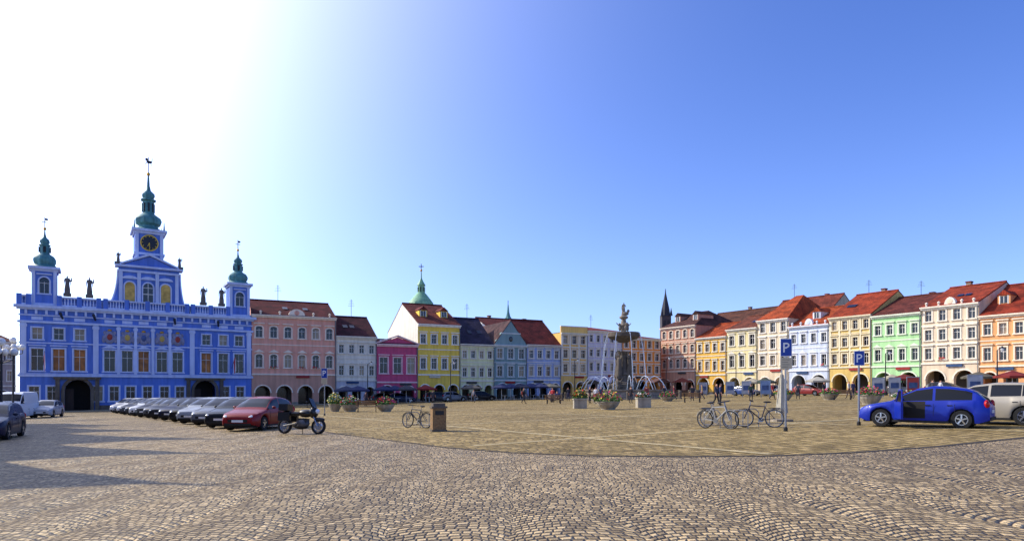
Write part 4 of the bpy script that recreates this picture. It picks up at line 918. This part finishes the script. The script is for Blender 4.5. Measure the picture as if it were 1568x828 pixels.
# ------------------------------------------------------------------ fountain
def fountain():
    q=gd(955,90); b=B(); zz=lambda y:EYE+(H0-y)*q.y/F-q.z
    b.lathe('basin',STONE,0,0,[(7.4,-.4),(7.4,.25),(6.9,.26),(6.9,.4),(6.6,1.0),(6.8,1.1),(6.8,1.3),(6.3,1.3),(6.25,.8),(.5,.8)],8,math.pi/8)
    water=mat('water',(70,95,105),.05,.2,2,spec=1)
    b.lathe('water',water,0,0,[(6.2,.9),(6.2,1.0)],16)
    b.lathe('pedestal',STONE_D,0,0,[(2.2,.8),(2.1,1.3),(1.8,1.5),(1.9,2.0),(1.4,2.3),(1.0,2.6),(.9,3.2),(1.05,3.35),(.9,3.5),(.6,4.2),(.55,6.0),(.8,6.3),(.9,6.5)],12)
    zb=zz(519);zt=zz(509)
    b.lathe('bowl',STONE_D,0,0,[(.6,zb-.5),(1.0,zb-.2),(1.8,zb),(2.2,zb+.3),(2.25,zt-.1),(2.1,zt),(1.9,zt-.2),(.6,zt-.3)],20)
    for i in range(4):
        a=math.pi/2*i+math.pi/4; statue(b,math.cos(a)*1.0,math.sin(a)*1.0,3.1,1.75,STONE_D,'hold',a+math.pi/2,arm=False)
    for i in range(6):
        a=math.pi/3*i; b.ell('carvings',STONE_D,(math.cos(a)*1.8,math.sin(a)*1.8,1.7),.5,.5,.45,9,6); b.ell('carvings',STONE_D,(math.cos(a)*2.1,math.sin(a)*2.1,2.2),.22,.22,.3,8,5); b.tube('carvings',STONE_D,(math.cos(a)*1.7,math.sin(a)*1.7,2.0),(math.cos(a+.3)*1.5,math.sin(a+.3)*1.5,2.9),.16,6,.06)
    b.lathe('upper_column',STONE,0,0,[(.6,zt-.4),(.55,zt),(.3,zt+.3),(.4,zt+.8),(.6,zt+1.0),(.4,zt+1.3),(.3,zt+1.8),(.6,zt+2.0),(.6,zt+2.2),(.4,zt+2.3)],12)
    for i in range(4):
        a=math.pi/2*i+.3; b.ell('carvings',STONE,(math.cos(a)*.6,math.sin(a)*.6,zt+.6),.2,.2,.42,8,6); b.ell('carvings',STONE,(math.cos(a)*.65,math.sin(a)*.65,zt+1.15),.14,.14,.16,8,6)
        b.tube('carvings',STONE,(math.cos(a)*.6,math.sin(a)*.6,zt+.8),(math.cos(a)*1.1,math.sin(a)*1.1,zt+1.3),.07,5)
    add_figure(b,'statue','phone',Matrix.Translation((0,0,zt+2.25))@Matrix.Scale(1.1,4),STONE); b.ell('statue',STONE,(.25,-.1,zt+2.6),.45,.22,.28,10,7); b.ell('statue',STONE,(.6,-.15,zt+2.95),.2,.2,.22,9,6); b.lathe('statue',STONE,-.05,.05,[(.3,zt+2.25),(.2,zt+2.9),(.18,zt+3.5),(.1,zt+3.8)],8)
    spray=mat('water_spray',(225,232,238),.3,.1)
    for i in range(8):
        a=math.pi/4*i+.2
        for k in range(6):
            t=k/6;t2=(k+1)/6; f=lambda t:Vector((math.cos(a)*(2.2+1.2*t),math.sin(a)*(2.2+1.2*t),zt-.1-(zt-1.2)*t*t)); b.tube('water_jets',spray,f(t),f(t2),.045,4)
    for i in range(12):
        a=math.pi/6*i
        for k in range(6):
            t=k/6;t2=(k+1)/6; f=lambda t:Vector((math.cos(a)*(6-3.4*t),math.sin(a)*(6-3.4*t),1.1+9*t*(1-t)*.9)); b.tube('water_jets',spray,f(t),f(t2),.04,4)
    b.finish('fountain',Matrix.Translation(q),('statues','bowl','statue','upper_column','pedestal','carvings'))
    b=B()
    for i in range(26):
        a=2*math.pi*i/26; r=10; x,y=math.cos(a)*r,math.sin(a)*r; z=gz(x)
        b.lathe('posts',STONE_D,x,y,[(.22,z-.1),(.22,z+.1),(.16,z+.2),(.15,z+.85),(.2,z+.9),(.12,z+1.05)],8)
        a2=2*math.pi*(i+1)/26; x2,y2=math.cos(a2)*r,math.sin(a2)*r; mx,my=(x+x2)/2,(y+y2)/2
        b.tube('chain',IRON,(x,y,z+.75),(mx,my,gz(mx)+.5),.03,4); b.tube('chain',IRON,(mx,my,gz(mx)+.5),(x2,y2,gz(x2)+.75),.03,4)
    b.finish('bollard_chain_fence',Matrix.Translation(q))
fountain()
def stall(pos,fwd,c):
    b=B(); w=mat('stall_wood',(92,64,44),.8,.2,4); b.box('counter',w,-1.4,1.4,-.8,.8,0,1.0)
    for x in (-1.35,1.35):
        for y in (-.75,.75): b.tube('post',w,(x,y,0),(x,y,2.3),.05)
    b.prism('canopy',mat('stall_canvas',c,.9,.1,3),[(-1.6,2.2),(1.6,2.2),(0,2.9)],-1.0,1.0); b.finish('market_stall',frameM(pos,fwd))
stall(tuple(gd(1010,101)),(.9,.3),(90,60,50)); stall(tuple(gd(1045,101)),(.9,-.3),(120,60,50)); stall(tuple(gd(905,103)),(.9,.3),(70,66,60))

# ------------------------------------------------------------------ people
ppl=[(802,618,'walk',(34,28,36),(28,28,44),1),(846,616,'stand',(190,60,60),(40,50,80),1),(853,616,'sit',(60,70,120),(50,50,60),0),(842,616,'sit',(200,190,180),(40,50,80),0),
(1103,620,'stand',(30,40,80),(26,28,40),0),(1097,621,'walk',(50,60,80),(36,36,44),0),(912,616,'walk',(200,200,205),(60,60,80),0),(966,617,'stand',(40,34,40),(34,34,44),0),(990,615,'stand',(130,60,60),(40,40,50),0),(903,617,'phone',(60,50,60),(34,34,50),0),
(1060,614,'stand',(60,60,60),(40,40,60),0),(1075,612,'walk',(180,150,100),(60,60,80),0),(1183,612,'walk',(160,50,50),(40,44,70),0),(1222,611,'stand',(70,70,80),(40,40,50),0),(1300,610,'walk',(210,205,190),(60,60,80),0),(1306,610,'stand',(60,60,90),(60,60,80),0),(1262,609,'walk',(40,40,50),(50,60,90),0),
(725,616,'walk',(120,120,130),(40,40,50),0),(560,622,'walk',(80,60,60),(40,40,50),0),(870,614,'phone',(50,50,56),(60,60,80),0),(1150,612,'stand',(60,80,60),(40,40,50),0),(1440,607,'walk',(190,190,190),(40,50,80),0),(1428,608,'stand',(60,60,66),(40,50,80),0),(1017,613,'stand',(60,60,66),(40,50,80),0),(1032,613,'walk',(140,60,60),(40,50,80),0),(663,617,'walk',(60,60,66),(60,50,60),0),(920,613,'stand',(40,60,90),(40,50,80),0)]
for u,y,po,t,l,bg in ppl:
    q=gp(u,y)
    if po=='sit':
        b=B(); b.box('seat',mat('bench_wood',(150,112,66),.7,.25,6),-.3,.3,-.2,.25,.38,.42); [b.box('leg',IRON,x-.02,x+.02,y2-.02,y2+.02,0,.38) for x in (-.25,.25) for y2 in (-.15,.2)]; b.finish('stool',Matrix.Translation(q))
    person(tuple(q),R.uniform(0,6.28) if po!='sit' else R.uniform(-.5,.5),po,t,l,bag=bool(bg),s=R.uniform(.98,1.06))

# ------------------------------------------------------------------ world and sun
az=math.radians(72); el=math.radians(34)
Sd=Vector((-math.sin(az)*math.cos(el),math.cos(az)*math.cos(el),math.sin(el)))
STR=.13
w=bpy.data.worlds.new('World'); scene.world=w; w.use_nodes=True; nt=w.node_tree; N=nt.nodes; Lk=nt.links
bg=N['Background']; sky=N.new('ShaderNodeTexSky'); sky.sky_type='NISHITA'; sky.sun_disc=False; sky.sun_elevation=el; sky.sun_rotation=-az; sky.dust_density=1.0; sky.ozone_density=2.0; sky.air_density=1.0
def WM(op,a,b=None):
    n=N.new('ShaderNodeMath'); n.operation=op
    for i,v in enumerate((a,b)):
        if v is None: continue
        if isinstance(v,(int,float)): n.inputs[i].default_value=v
        else: Lk.new(v,n.inputs[i])
    return n.outputs[0]
def WV(op,a,b=None,scale=None):
    n=N.new('ShaderNodeVectorMath'); n.operation=op
    for i,v in enumerate((a,b)):
        if v is None: continue
        if isinstance(v,tuple): n.inputs[i].default_value=v
        else: Lk.new(v,n.inputs[i])
    if scale is not None: Lk.new(scale,n.inputs['Scale'])
    return n
tint=WV('MULTIPLY',sky.outputs[0],(.6,.9,1.78)).outputs[0]
tc=N.new('ShaderNodeTexCoord'); dp=WV('DOT_PRODUCT',tc.outputs['Generated'],tuple(Sd)).outputs['Value']
glow=WM('MULTIPLY',WM('MINIMUM',WM('EXPONENT',WM('MULTIPLY',WM('SUBTRACT',dp,.5),7.0)),5.4),.165/STR)
sepw=N.new('ShaderNodeSeparateXYZ'); Lk.new(tc.outputs['Generated'],sepw.inputs[0])
hz=WM('MULTIPLY',WM('POWER',WM('SUBTRACT',1.0,WM('ABSOLUTE',sepw.outputs['Z'])),5.0),.34/STR)
gl=WV('SCALE',(1.0,.97,.86),None,glow).outputs[0]; hv=WV('SCALE',(1.0,1.1,.95),None,hz).outputs[0]
Lk.new(WV('ADD',WV('ADD',tint,gl).outputs[0],hv).outputs[0],bg.inputs['Color'])
bg.inputs['Strength'].default_value=STR
sl=bpy.data.lights.new('sun','SUN'); sl.energy=5.0; sl.angle=math.radians(.5); sl.color=(1,.9,.7); so=bpy.data.objects.new('sun',sl); scene.collection.objects.link(so)
so.rotation_euler=Sd.to_track_quat('Z','Y').to_euler()
# ------------------------------------------------------------------ camera
cam=bpy.data.cameras.new('camera'); co=bpy.data.objects.new('camera',cam); scene.collection.objects.link(co); scene.camera=co
co.location=(0,0,EYE); co.rotation_euler=(math.pi/2,0,0); cam.sensor_width=36; cam.lens=F/1568*36; cam.shift_y=(H0-414)/1568; cam.clip_end=4000
scene.view_settings.view_transform='Standard'; scene.view_settings.look='None'; scene.view_settings.exposure=0
